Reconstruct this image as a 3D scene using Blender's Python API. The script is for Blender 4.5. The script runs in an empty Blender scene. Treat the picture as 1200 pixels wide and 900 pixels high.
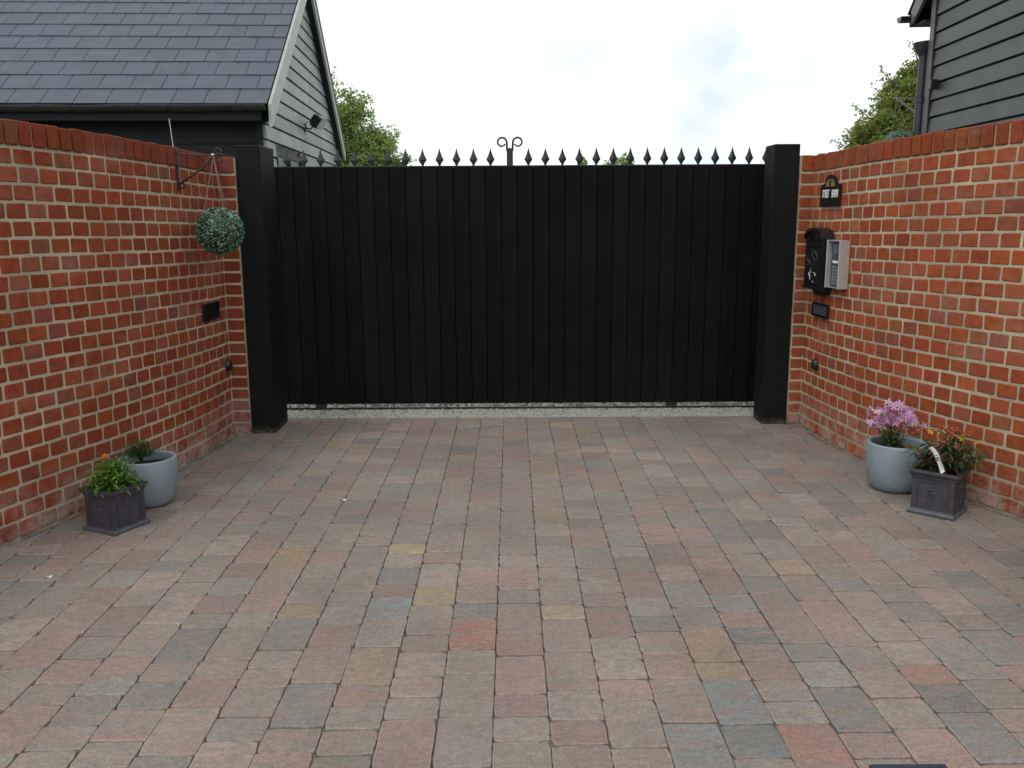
import bpy, math, random
import numpy as np
from mathutils import Vector, Matrix
random.seed(7); rng = np.random.default_rng(7)
S = bpy.context.scene
COL = S.collection
R = math.radians

# ------------------------------------------------------------------ helpers
class MB:
    """collects faces (with material slot and colour) and links them as one mesh object"""
    def __init__(s): s.v = []; s.f = []; s.m = []; s.c = []; s.sm = []
    def add(s, verts, faces, mat=0, col=(1, 1, 1), smooth=False):
        o = len(s.v); s.v.extend([tuple(p) for p in verts])
        for f in faces:
            s.f.append(tuple(i + o for i in f)); s.m.append(mat); s.c.append(col); s.sm.append(smooth)
    def box(s, x0, y0, z0, x1, y1, z1, mat=0, col=(1, 1, 1), M=None, bev=0.0):
        if bev > 0:
            bm_box(s, (x0, y0, z0), (x1, y1, z1), bev, mat, col, M); return
        v = [Vector(p) for p in [(x0,y0,z0),(x1,y0,z0),(x1,y1,z0),(x0,y1,z0),(x0,y0,z1),(x1,y0,z1),(x1,y1,z1),(x0,y1,z1)]]
        if M: v = [M @ p for p in v]
        s.add(v, [(0,3,2,1),(4,5,6,7),(0,1,5,4),(1,2,6,5),(2,3,7,6),(3,0,4,7)], mat, col)
    def tube(s, pts, r, n=8, mat=0, col=(1, 1, 1), cap=True, smooth=True):
        pts = [Vector(p) for p in pts]; rs = r if hasattr(r, '__len__') else [r] * len(pts)
        V = []; up = None
        for i, p in enumerate(pts):
            t = (pts[min(i + 1, len(pts) - 1)] - pts[max(i - 1, 0)]).normalized()
            if up is None:
                up = t.orthogonal().normalized()
            a = (up - t * up.dot(t)); a = a.normalized() if a.length > 1e-6 else t.orthogonal().normalized()
            up = a; b = t.cross(a)
            for k in range(n):
                q = 2 * math.pi * k / n
                V.append(p + (a * math.cos(q) + b * math.sin(q)) * rs[i])
        F = []
        for i in range(len(pts) - 1):
            for k in range(n):
                k2 = (k + 1) % n
                F.append((i*n+k, i*n+k2, (i+1)*n+k2, (i+1)*n+k))
        s.add(V, F, mat, col, smooth)
        if cap:
            s.add(V[:n], [tuple(range(n))[::-1]], mat, col); s.add(V[-n:], [tuple(range(n))], mat, col)
    def lathe(s, prof, c=(0, 0, 0), n=40, mat=0, col=(1, 1, 1), smooth=True):
        V = []; F = []
        for r, z in prof:
            for k in range(n):
                q = 2 * math.pi * k / n
                V.append((c[0] + r * math.cos(q), c[1] + r * math.sin(q), c[2] + z))
        for i in range(len(prof) - 1):
            for k in range(n):
                k2 = (k + 1) % n
                F.append((i*n+k, i*n+k2, (i+1)*n+k2, (i+1)*n+k))
        s.add(V, F, mat, col, smooth)
    def prism(s, poly, M, d, mat=0, col=(1, 1, 1)):
        """polygon in local xy extruded along local z from 0 to d"""
        n = len(poly)
        V = [M @ Vector((x, y, 0)) for x, y in poly] + [M @ Vector((x, y, d)) for x, y in poly]
        F = [tuple(range(n))[::-1], tuple(range(n, 2*n))] + [(i, (i+1) % n, n + (i+1) % n, n + i) for i in range(n)]
        s.add(V, F, mat, col)
    def build(s, name, mats, parent=None):
        me = bpy.data.meshes.new(name); me.from_pydata(s.v, [], s.f)
        if not isinstance(mats, (list, tuple)): mats = [mats]
        for m in mats: me.materials.append(m)
        me.polygons.foreach_set('material_index', s.m)
        me.polygons.foreach_set('use_smooth', s.sm)
        ca = me.color_attributes.new('col', 'FLOAT_COLOR', 'CORNER')
        cnt = [len(f) for f in s.f]
        arr = np.ones((sum(cnt), 4), dtype=np.float32)
        arr[:, :3] = np.repeat(np.array(s.c, dtype=np.float32), cnt, axis=0)
        ca.data.foreach_set('color', arr.ravel())
        me.update()
        o = bpy.data.objects.new(name, me); COL.objects.link(o)
        if parent: o.parent = parent
        return o

def bm_box(s, a, b, e, mat, col, M):
    """box with chamfered edges"""
    x0, y0, z0 = a; x1, y1, z1 = b
    V = []; idx = {}
    def P(x, y, z):
        V.append(M @ Vector((x, y, z)) if M else Vector((x, y, z))); return len(V) - 1
    for sx in (0, 1):
        for sy in (0, 1):
            for sz in (0, 1):
                X = (x0, x1)[sx]; Y = (y0, y1)[sy]; Z = (z0, z1)[sz]
                ix = e if sx == 0 else -e; iy = e if sy == 0 else -e; iz = e if sz == 0 else -e
                idx[sx,sy,sz,0] = P(X, Y + iy, Z + iz); idx[sx,sy,sz,1] = P(X + ix, Y, Z + iz); idx[sx,sy,sz,2] = P(X + ix, Y + iy, Z)
    F = []
    for q in (0, 1):
        F.append([idx[q,0,0,0], idx[q,1,0,0], idx[q,1,1,0], idx[q,0,1,0]])
        F.append([idx[0,q,0,1], idx[1,q,0,1], idx[1,q,1,1], idx[0,q,1,1]])
        F.append([idx[0,0,q,2], idx[1,0,q,2], idx[1,1,q,2], idx[0,1,q,2]])
    for p in (0, 1):
        for q in (0, 1):
            F.append([idx[p,q,0,0], idx[p,q,1,0], idx[p,q,1,1], idx[p,q,0,1]])
            F.append([idx[p,0,q,0], idx[p,1,q,0], idx[p,1,q,2], idx[p,0,q,2]])
            F.append([idx[0,p,q,1], idx[1,p,q,1], idx[1,p,q,2], idx[0,p,q,2]])
    for k in [(i, j, l) for i in (0,1) for j in (0,1) for l in (0,1)]:
        F.append([idx[k + (0,)], idx[k + (1,)], idx[k + (2,)]])
    cen = sum(V, Vector()) / len(V); G = []
    for f in F:
        p = [V[i] for i in f]; n = (p[1] - p[0]).cross(p[2] - p[0]); m = sum(p, Vector()) / len(p)
        G.append(tuple(f) if n.dot(m - cen) > 0 else tuple(f[::-1]))
    s.add(V, G, mat, col)

def tag(o, label=None, cat=None, group=None, kind=None):
    if label: o['label'] = label
    if cat: o['category'] = cat
    if group: o['group'] = group
    if kind: o['kind'] = kind
    return o
def empty(name, loc=(0, 0, 0), label=None, cat=None, group=None, rz=0):
    o = bpy.data.objects.new(name, None); COL.objects.link(o); o.location = loc; o.rotation_euler = (0, 0, rz)
    o.empty_display_size = 0.1
    return tag(o, label, cat, group)
def re_base(t, loc):
    """move a thing's Empty to its base while its (world-built) children stay put"""
    t.location = loc
    for c in t.children:
        c.location = Vector(c.location) - Vector(loc)
def world(t, loc):
    re_base(t, loc); return t
def copy_obj(o, parent=None, loc=None):
    c = o.copy(); COL.objects.link(c); c.parent = parent
    if loc is not None: c.location = loc
    return c

# ------------------------------------------------------------------ materials
class NT:
    def __init__(s, name):
        s.mat = bpy.data.materials.new(name); s.mat.use_nodes = True
        s.t = s.mat.node_tree; s.n = s.t.nodes; s.l = s.t.links
        s.p = s.n['Principled BSDF']
    def node(s, typ, **k):
        n = s.n.new(typ)
        for a, b in k.items(): setattr(n, a, b)
        return n
    def link(s, a, b): s.l.new(a, b)
    def pos(s):
        g = s.node('ShaderNodeNewGeometry'); return g.outputs['Position']
    def noise(s, scale, detail=4, rough=0.55, vec=None, stretch=None, dist=0.0):
        n = s.node('ShaderNodeTexNoise'); n.inputs['Scale'].default_value = scale
        n.inputs['Detail'].default_value = detail; n.inputs['Roughness'].default_value = rough; n.inputs['Distortion'].default_value = dist
        v = vec or s.pos()
        if stretch:
            m = s.node('ShaderNodeVectorMath', operation='MULTIPLY'); m.inputs[1].default_value = stretch
            s.link(v, m.inputs[0]); v = m.outputs[0]
        s.link(v, n.inputs['Vector']); return n.outputs['Fac']
    def ramp(s, fac, stops):
        r = s.node('ShaderNodeValToRGB'); e = r.color_ramp.elements
        while len(e) < len(stops): e.new(0.5)
        for el, (p, c) in zip(e, stops):
            el.position = p; el.color = (c, c, c, 1) if not hasattr(c, '__len__') else tuple(c) + (1,)
        s.link(fac, r.inputs[0]); return r.outputs['Color']
    def mix(s, fac, a, b, mode='MIX'):
        m = s.node('ShaderNodeMix', data_type='RGBA', blend_type=mode)
        for sock, val in ((m.inputs['Factor'], fac), (m.inputs['A'], a), (m.inputs['B'], b)):
            if isinstance(val, bpy.types.NodeSocket): s.link(val, sock)
            elif hasattr(val, '__len__'): sock.default_value = tuple(val) + (1,)
            else: sock.default_value = val if sock.type == 'VALUE' else (val, val, val, 1)
        return m.outputs['Result']
    def attr(s):
        a = s.node('ShaderNodeVertexColor', layer_name='col'); return a.outputs['Color']
    def base(s, c):
        if isinstance(c, bpy.types.NodeSocket): s.link(c, s.p.inputs['Base Color'])
        else: s.p.inputs['Base Color'].default_value = tuple(c) + (1,)
    def rough(s, r):
        if isinstance(r, bpy.types.NodeSocket): s.link(r, s.p.inputs['Roughness'])
        else: s.p.inputs['Roughness'].default_value = r
    def bump(s, h, strength=0.5, dist=0.003):
        b = s.node('ShaderNodeBump'); b.inputs['Strength'].default_value = strength; b.inputs['Distance'].default_value = dist
        s.link(h, b.inputs['Height']); s.link(b.outputs[0], s.p.inputs['Normal'])
    def metal(s, m=1.0): s.p.inputs['Metallic'].default_value = m
    def math(s, op, a, b):
        m = s.node('ShaderNodeMath', operation=op)
        for k, val in ((0, a), (1, b)):
            if isinstance(val, bpy.types.NodeSocket): s.link(val, m.inputs[k])
            else: m.inputs[k].default_value = val
        return m.outputs[0]
    def sepz(s, k='Z'):
        x = s.node('ShaderNodeSeparateXYZ'); s.link(s.pos(), x.inputs[0]); return x.outputs[k]

def simple(name, col, rough=0.6, metal=0.0, nscale=0, namt=0.15, bump=0, spec=None, attr=False):
    t = NT(name); c = col
    if attr:
        c = t.attr()
    if nscale:
        n = t.noise(nscale, 5)
        f = t.ramp(n, [(0.3, 1 - namt), (0.7, 1 + 0)])
        c = t.mix(1.0, c, f, 'MULTIPLY')
        if bump: t.bump(n, bump, 0.002)
    t.base(c); t.rough(rough); t.metal(metal)
    if spec is not None: t.p.inputs['Specular IOR Level'].default_value = spec
    return t.mat

# brick: per-brick colour in attribute, blotches, burnt flecks, lime bloom
t = NT('brick'); a = t.attr()
n1 = t.noise(28, 5, 0.6); n2 = t.noise(170, 4, 0.7); n3 = t.noise(1.6, 5, 0.62, stretch=(1, 1, 2.4))
c = t.mix(1.0, a, t.ramp(n1, [(0.25, 0.68), (0.5, 1.0), (0.8, 1.22)]), 'MULTIPLY')
c = t.mix(t.ramp(n2, [(0.62, 0.0), (0.72, 0.45)]), c, (0.10, 0.035, 0.025))
bloom = t.math('MULTIPLY', t.ramp(n3, [(0.53, 0.0), (0.68, 0.8)]), t.ramp(t.noise(22, 5, 0.7), [(0.35, 0.10), (0.75, 0.55)]))
c = t.mix(bloom, c, (0.33, 0.22, 0.17))
# damp lime staining low on the wall
low = t.math('MULTIPLY', t.ramp(t.sepz(), [(0.0, 1.0), (0.28, 0.0)]), t.ramp(t.noise(7, 5, 0.7), [(0.40, 0.0), (0.62, 0.85)]))
c = t.mix(low, c, (0.38, 0.31, 0.27))
t.base(c); t.rough(0.88); t.p.inputs['Specular IOR Level'].default_value = 0.25
t.bump(t.mix(0.5, n1, n2), 0.55, 0.003); M_BRICK = t.mat
t = NT('mortar'); n = t.noise(120, 5, 0.7); m = t.noise(3.5, 4)
c = t.ramp(n, [(0.25, (0.33, 0.285, 0.195)), (0.55, (0.47, 0.42, 0.30)), (0.8, (0.57, 0.52, 0.39))])
c = t.mix(1.0, c, t.ramp(m, [(0.3, 0.66), (0.7, 1.10)]), 'MULTIPLY')
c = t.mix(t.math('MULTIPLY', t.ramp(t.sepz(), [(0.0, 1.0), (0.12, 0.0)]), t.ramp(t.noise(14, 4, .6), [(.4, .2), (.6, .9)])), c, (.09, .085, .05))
t.base(c); t.rough(0.95); t.bump(n, 0.7, 0.004); M_MORTAR = t.mat

# paving stones
t = NT('paver'); a = t.attr()
n1 = t.noise(11, 5, 0.6, stretch=(1, 2.1, 1)); n2 = t.noise(130, 5, 0.75); n3 = t.noise(1.1, 4, 0.6); n4 = t.noise(420, 3, 0.6)
c = t.mix(t.ramp(n1, [(0.42, 0.0), (0.62, 0.6)]), a, (0.195, 0.182, 0.162))
c = t.mix(t.ramp(t.noise(7.3, 4, 0.55, stretch=(1.3, 2.6, 1)), [(0.50, 0.0), (0.66, 0.55)]), c, (0.25, 0.175, 0.145))
c = t.mix(t.ramp(t.noise(5.1, 4, 0.55, stretch=(1.5, 3.2, 1)), [(0.60, 0.0), (0.70, 0.4)]), c, (0.27, 0.215, 0.15))
c = t.mix(1.0, c, t.ramp(n2, [(0.25, 0.58), (0.5, 1.0), (0.78, 1.42)]), 'MULTIPLY')
c = t.mix(1.0, c, t.ramp(t.noise(34, 5, 0.7, stretch=(1, 1.6, 1), dist=.6), [(0.28, 0.76), (0.5, 1.0), (0.74, 1.24)]), 'MULTIPLY')
c = t.mix(1.0, c, t.ramp(n3, [(0.3, 0.80), (0.7, 1.14)]), 'MULTIPLY')
c = t.mix(t.ramp(t.noise(3.1, 6, 0.72), [(0.60, 0.0), (0.74, 0.45)]), c, (0.30, 0.255, 0.20))
c = t.mix(t.ramp(t.noise(2.3, 6, 0.7, stretch=(1.0, .5, 1)), [(0.60, 0.0), (0.75, 0.5)]), c, (0.10, 0.088, 0.075))
c = t.mix(t.ramp(n4, [(0.66, 0.0), (0.74, 0.5)]), c, (0.36, 0.34, 0.31))
c = t.mix(1.0, c, (0.975, 0.95, 0.935), 'MULTIPLY')
t.base(c); t.rough(0.82); t.p.inputs['Specular IOR Level'].default_value = 0.35
t.bump(t.mix(0.35, n2, n4), 0.65, 0.0035); M_PAVER = t.mat
t = NT('joint_sand'); n = t.noise(90, 4, 0.7); m = t.noise(1.7, 4, 0.6)
c = t.ramp(n, [(0.3, (0.065, 0.058, 0.048)), (0.7, (0.16, 0.14, 0.115))])
c = t.mix(t.ramp(m, [(0.52, 0.0), (0.66, 0.6)]), c, (0.20, 0.17, 0.125))
t.base(c); t.rough(1.0); t.bump(n, 0.8, 0.004); M_SAND = t.mat

t = NT('washed_concrete')
v = t.node('ShaderNodeTexVoronoi'); v.inputs['Scale'].default_value = 75; t.link(t.pos(), v.inputs['Vector'])
x = t.node('ShaderNodeSeparateColor'); t.link(v.outputs['Color'], x.inputs[0])
c = t.ramp(x.outputs[0], [(0.0, (0.05, 0.05, 0.045)), (0.16, (0.22, 0.22, 0.18)), (0.3, (0.34, 0.34, 0.28)), (1.0, (0.46, 0.45, 0.38))])
c = t.mix(t.ramp(t.noise(5, 4, 0.6), [(0.46, 0.0), (0.6, 0.8)]), c, (0.34, 0.35, 0.30))
t.base(c); t.rough(0.9); t.bump(v.outputs['Distance'], 0.8, 0.006); M_CONC = t.mat
t = NT('gravel_bed')
v = t.node('ShaderNodeTexVoronoi'); v.inputs['Scale'].default_value = 55; t.link(t.pos(), v.inputs['Vector'])
x = t.node('ShaderNodeSeparateColor'); t.link(v.outputs['Color'], x.inputs[0])
c = t.ramp(x.outputs[0], [(0.0, (0.16, 0.14, 0.12)), (0.5, (0.40, 0.37, 0.32)), (1.0, (0.62, 0.60, 0.56))])
t.base(c); t.rough(0.9); t.bump(v.outputs['Distance'], 1.0, 0.01); M_GRAVEL = t.mat
M_PEB = simple('pebble', (0.4, 0.4, 0.4), 0.8, nscale=90, namt=0.4, attr=True)
t = NT('field'); n = t.noise(0.8, 6, 0.6)
t.base(t.ramp(n, [(0.3, (0.035, 0.06, 0.02)), (0.7, (0.07, 0.10, 0.035))])); t.rough(1.0); M_FIELD = t.mat

# black stained timber (gate and posts)
def timber(name, dark, light, rough0, rough1, stretch, sc=14, bump=0.5, bd=0.002):
    t = NT(name); n = t.noise(sc, 6, 0.65, stretch=stretch); m = t.noise(2.2, 4, 0.6)
    c = t.ramp(n, [(0.3, dark), (0.72, light)])
    c = t.mix(1.0, c, t.ramp(m, [(0.3, 0.7), (0.7, 1.25)]), 'MULTIPLY')
    a = t.attr(); c = t.mix(1.0, c, a, 'MULTIPLY')
    t.base(c); t.rough(t.ramp(n, [(0.3, rough0), (0.7, rough1)])); t.bump(n, bump, bd)
    return t
t = timber('gate_paint', (0.0018, 0.0018, 0.0026), (0.0075, 0.0075, 0.0092), 0.45, 0.8, (9, 9, 0.35)); t.p.inputs['Specular IOR Level'].default_value = 0.10; M_GATE = t.mat
t = timber('sawn_post', (0.003, 0.003, 0.0035), (0.0095, 0.0095, 0.011), 0.6, 0.8, (2, 2, 9), 12, 0.8, 0.003)
base = t.p.inputs['Base Color'].links[0].from_socket
splash = t.math('MULTIPLY', t.ramp(t.sepz(), [(0.0, 1.0), (0.05, 0.0)]), t.ramp(t.noise(45, 4, 0.7), [(0.4, 0.1), (0.6, 1.0)]))
t.base(t.mix(splash, base, (0.10, 0.09, 0.07))); t.p.inputs['Specular IOR Level'].default_value = 0.18; M_POST = t.mat
t = timber('barn_boards', (0.022, 0.031, 0.033), (0.072, 0.088, 0.090), 0.42, 0.62, (0.6, 0.6, 9), 5, 0.35); t.p.inputs['Specular IOR Level'].default_value = 0.55; M_BOARD = t.mat
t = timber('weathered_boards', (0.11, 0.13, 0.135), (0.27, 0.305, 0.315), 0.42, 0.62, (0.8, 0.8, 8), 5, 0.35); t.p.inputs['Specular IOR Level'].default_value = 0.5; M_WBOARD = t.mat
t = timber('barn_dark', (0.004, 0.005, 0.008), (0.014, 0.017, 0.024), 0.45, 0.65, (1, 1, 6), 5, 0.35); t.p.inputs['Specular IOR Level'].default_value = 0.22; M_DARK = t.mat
M_PALE = simple('painted_verge', (0.36, 0.40, 0.375), 0.5, nscale=9, namt=0.25)
M_GREYV = simple('grey_verge', (0.11, 0.125, 0.125), 0.5, nscale=9, namt=0.25)
t = NT('slate'); a = t.attr(); n = t.noise(6, 5, 0.6); m = t.noise(60, 4, 0.6)
c = t.mix(1.0, a, t.ramp(n, [(0.3, 0.85), (0.7, 1.15)]), 'MULTIPLY')
c = t.mix(t.ramp(t.noise(2.4, 5, .65), [(.55, 0.0), (.75, .35)]), c, (.10, .11, .10))
t.base(c); t.p.inputs['Specular IOR Level'].default_value = 0.4; t.rough(0.58); t.bump(m, 0.3, 0.003); M_SLATE = t.mat
t = NT('gutter_moss'); n = t.noise(14, 5, 0.6)
t.base(t.mix(t.ramp(n, [(0.4, 0.0), (0.65, 0.7)]), (0.006, 0.007, 0.008), (0.028, 0.038, 0.014))); t.rough(0.7); M_GUT = t.mat
M_PIPE = simple('black_pipe', (0.03, 0.032, 0.042), 0.38, nscale=8, namt=0.3)
M_IRON = simple('black_iron', (0.012, 0.014, 0.018), 0.42, nscale=60, namt=0.4, bump=0.3)
M_SPIKE = simple('spike_paint', (0.02, 0.024, 0.03), 0.38, nscale=60, namt=0.4)
M_CAST = simple('cast_black', (0.010, 0.010, 0.012), 0.38, nscale=40, namt=0.3)
M_RUST = simple('wrought_steel', (0.05, 0.035, 0.03), 0.5, 0.4, nscale=70, namt=0.5)
M_CHAIN = simple('chain_steel', (0.32, 0.25, 0.22), 0.4, 0.7)
M_STEEL = simple('galvanised', (0.45, 0.46, 0.47), 0.35, 0.8, nscale=30, namt=0.2)
M_SILVER = simple('silver_case', (0.50, 0.46, 0.47), 0.38, 0.35, nscale=25, namt=0.12)
M_SILVERL = simple('silver_lip', (0.55, 0.62, 0.64), 0.35, 0.3)
M_PANEL = simple('dark_panel', (0.05, 0.06, 0.07), 0.3)
M_KEY = simple('key_grey', (0.16, 0.19, 0.22), 0.35)
M_WHITE = simple('white_plastic', (0.75, 0.76, 0.76), 0.4)
M_GOLD = simple('gold_paint', (0.42, 0.34, 0.14), 0.45)
M_POTG = NT('glazed_pot'); t = M_POTG; n = t.noise(210, 3, 0.6); m = t.noise(7, 4)
c = t.ramp(n, [(0.3, (0.165, 0.215, 0.25)), (0.7, (0.25, 0.31, 0.345))]); c = t.mix(1.0, c, t.ramp(m, [(0.3, 0.85), (0.7, 1.1)]), 'MULTIPLY')
t.base(c); t.rough(0.55); t.bump(n, 0.3, 0.002); M_POTG = t.mat
t = NT('lead_pot'); n = t.noise(24, 5, 0.65); m = t.noise(180, 4, 0.6)
c = t.ramp(n, [(0.3, (0.030, 0.028, 0.041)), (0.7, (0.060, 0.056, 0.074))])
t.base(c); t.rough(0.42); t.bump(m, 0.25, 0.002); M_POTS = t.mat
t = NT('lead_pot_base'); n = t.noise(24, 5, 0.65); c = t.ramp(n, [(0.3, (0.045, 0.052, 0.075)), (0.7, (0.09, 0.098, 0.13))])
t.base(c); t.rough(0.38); M_POTB = t.mat
M_SOIL = simple('potting_soil', (0.022, 0.016, 0.012), 1.0, nscale=120, namt=0.5, bump=1.0)
t = NT('leaf'); t.base(t.attr()); t.rough(0.5); t.p.inputs['Subsurface Weight'].default_value = 0.0
tr = t.node('ShaderNodeBsdfTranslucent'); ms = t.node('ShaderNodeMixShader'); ms.inputs[0].default_value = 0.42
t.link(t.attr(), tr.inputs['Color']); t.link(t.p.outputs[0], ms.inputs[1]); t.link(tr.outputs[0], ms.inputs[2])
t.link(ms.outputs[0], t.n['Material Output'].inputs['Surface']); M_LEAF = t.mat
M_BOX = simple('topiary_leaf', (1, 1, 1), 0.32, attr=True)
M_BARK = simple('bark', (0.09, 0.07, 0.055), 0.95, nscale=25, namt=0.5, bump=0.8)
M_STEM = simple('stem', (0.07, 0.10, 0.03), 0.6)
M_GLASS = simple('window_glass', (0.012, 0.014, 0.016), 0.35, spec=0.2)
M_LAMPG = simple('lamp_glass', (0.22, 0.33, 0.33), 0.15)
M_BLUE = simple('blue_iron', (0.018, 0.028, 0.07), 0.5, nscale=50, namt=0.6, bump=0.5)

# ------------------------------------------------------------------ camera
F_PX = 1040.0; PITCH = math.atan(199 / F_PX); ROLL = R(0.33); EYE = Vector((0, 0, 1.42))
cam = bpy.data.cameras.new('camera'); co = bpy.data.objects.new('camera', cam); COL.objects.link(co)
cam.sensor_width = 36; cam.lens = F_PX / 1200 * 36; cam.clip_end = 3000; cam.clip_start = 0.05
fw = Vector((0, math.cos(PITCH), -math.sin(PITCH))); rt = Vector((1, 0, 0)); up = rt.cross(fw)
r2 = rt * math.cos(ROLL) - up * math.sin(ROLL); u2 = up * math.cos(ROLL) + rt * math.sin(ROLL)
mw = Matrix((r2, u2, -fw)).transposed().to_4x4(); mw.translation = EYE; co.matrix_world = mw
S.camera = co

# ------------------------------------------------------------------ wall lines on plan
LW = [(-5.6,0.2),(-4.3,0.95),(-3.35,1.7),(-2.78,2.45),(-2.46,3.1),(-2.245,3.68),(-2.14,4.0),(-2.03,4.35),(-1.94,4.75),(-1.88,5.1),(-1.85,5.4),(-1.835,5.70)]
RW = [(5.8,0.4),(4.5,1.15),(3.55,1.9),(2.95,2.7),(2.60,3.45),(2.385,3.95),(2.26,4.24),(2.135,4.6),(2.045,4.95),(1.998,5.25),(1.968,5.55),(1.951,5.885)]
def spline(P, n=60):
    P = [np.array(p) for p in P]; Q = [2*P[0]-P[1]] + P + [2*P[-1]-P[-2]]; o = []
    for i in range(1, len(Q) - 2):
        for k in range(n):
            t = k / n; a, b, c, d = Q[i-1], Q[i], Q[i+1], Q[i+2]
            o.append(.5*((2*b)+(c-a)*t+(2*a-5*b+4*c-d)*t*t+(3*b-a-3*c+d)*t**3))
    o.append(P[-1]); return np.array(o)
LC, RC = spline(LW), spline(RW)
def wall_x(C, y): return float(np.interp(y, C[:, 1], C[:, 0]))
class Path:
    def __init__(s, pts):       # arc length measured back from the gate end
        s.p = pts[::-1]; d = np.hypot(*np.diff(s.p, axis=0).T); s.s = np.concatenate([[0], np.cumsum(d)]); s.L = s.s[-1]
    def at(s, q): return np.array([np.interp(q, s.s, s.p[:, 0]), np.interp(q, s.s, s.p[:, 1])])
    def tan(s, q):
        a = s.at(min(q + .03, s.L)) - s.at(max(q - .03, 0)); return a / np.hypot(*a)

CH = 0.0757; Z0 = 0.008; NC = 22; ZT = Z0 + CH * NC       # courses, top of the brickwork
def brick_col(side):
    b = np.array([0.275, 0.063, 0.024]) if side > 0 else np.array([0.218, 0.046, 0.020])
    k = random.gauss(1.0, 0.085); c = b * max(0.62, k)
    r = random.random()
    if r < 0.08: c = c * 0.72 + np.array([0.03, 0.022, 0.020])
    elif r < 0.15: c = c * 0.85 + np.array([0.03, 0.028, 0.022])
    c = c * np.array([1, random.uniform(.88, 1.14), random.uniform(.85, 1.2)])
    return tuple(float(x) for x in c)
def brick(mb, o, tx, nx, w, h, z, proud, col, inset=0.0035):
    """o: plan point of brick centre on the mortar face; tx tangent, nx outward normal"""
    w2, h2 = w / 2, h / 2; V = []
    jit = lambda a: random.uniform(-a, a)
    cor = [(-1, -1), (1, -1), (1, 1), (-1, 1)]
    ring = []
    for (sx, sz) in cor:        # eight points: clipped corners
        ring.append((sx, sz))
    pts = []
    cc = 0.0045
    js = [(jit(.0018), jit(.0018)) for _ in range(4)]
    for i, (sx, sz) in enumerate(cor):
        a, b = js[i]; X = sx * w2 + a; Z = sz * h2 + b
        c = cc * random.uniform(.5, 1.5)
        if sx * sz > 0: pts += [(X, Z - sz * c), (X - sx * c, Z)]
        else: pts += [(X - sx * c, Z), (X, Z - sz * c)]
    for lvl, (off, ins) in enumerate(((-0.004, 0), (proud - 0.003, 0), (proud, inset))):
        for X, Z in pts:
            x = X - math.copysign(min(ins, abs(X)), X); zz = Z - math.copysign(ins, Z)
            p = o + tx * x + nx * off
            V.append((p[0], p[1], z + zz))
    F = []
    for l in (0, 1):
        for k in range(8):
            k2 = (k + 1) % 8; F.append((l*8+k, l*8+k2, (l+1)*8+k2, (l+1)*8+k))
    F.append(tuple(range(16, 24)))
    mb.add(V, F, 0, col)

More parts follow.
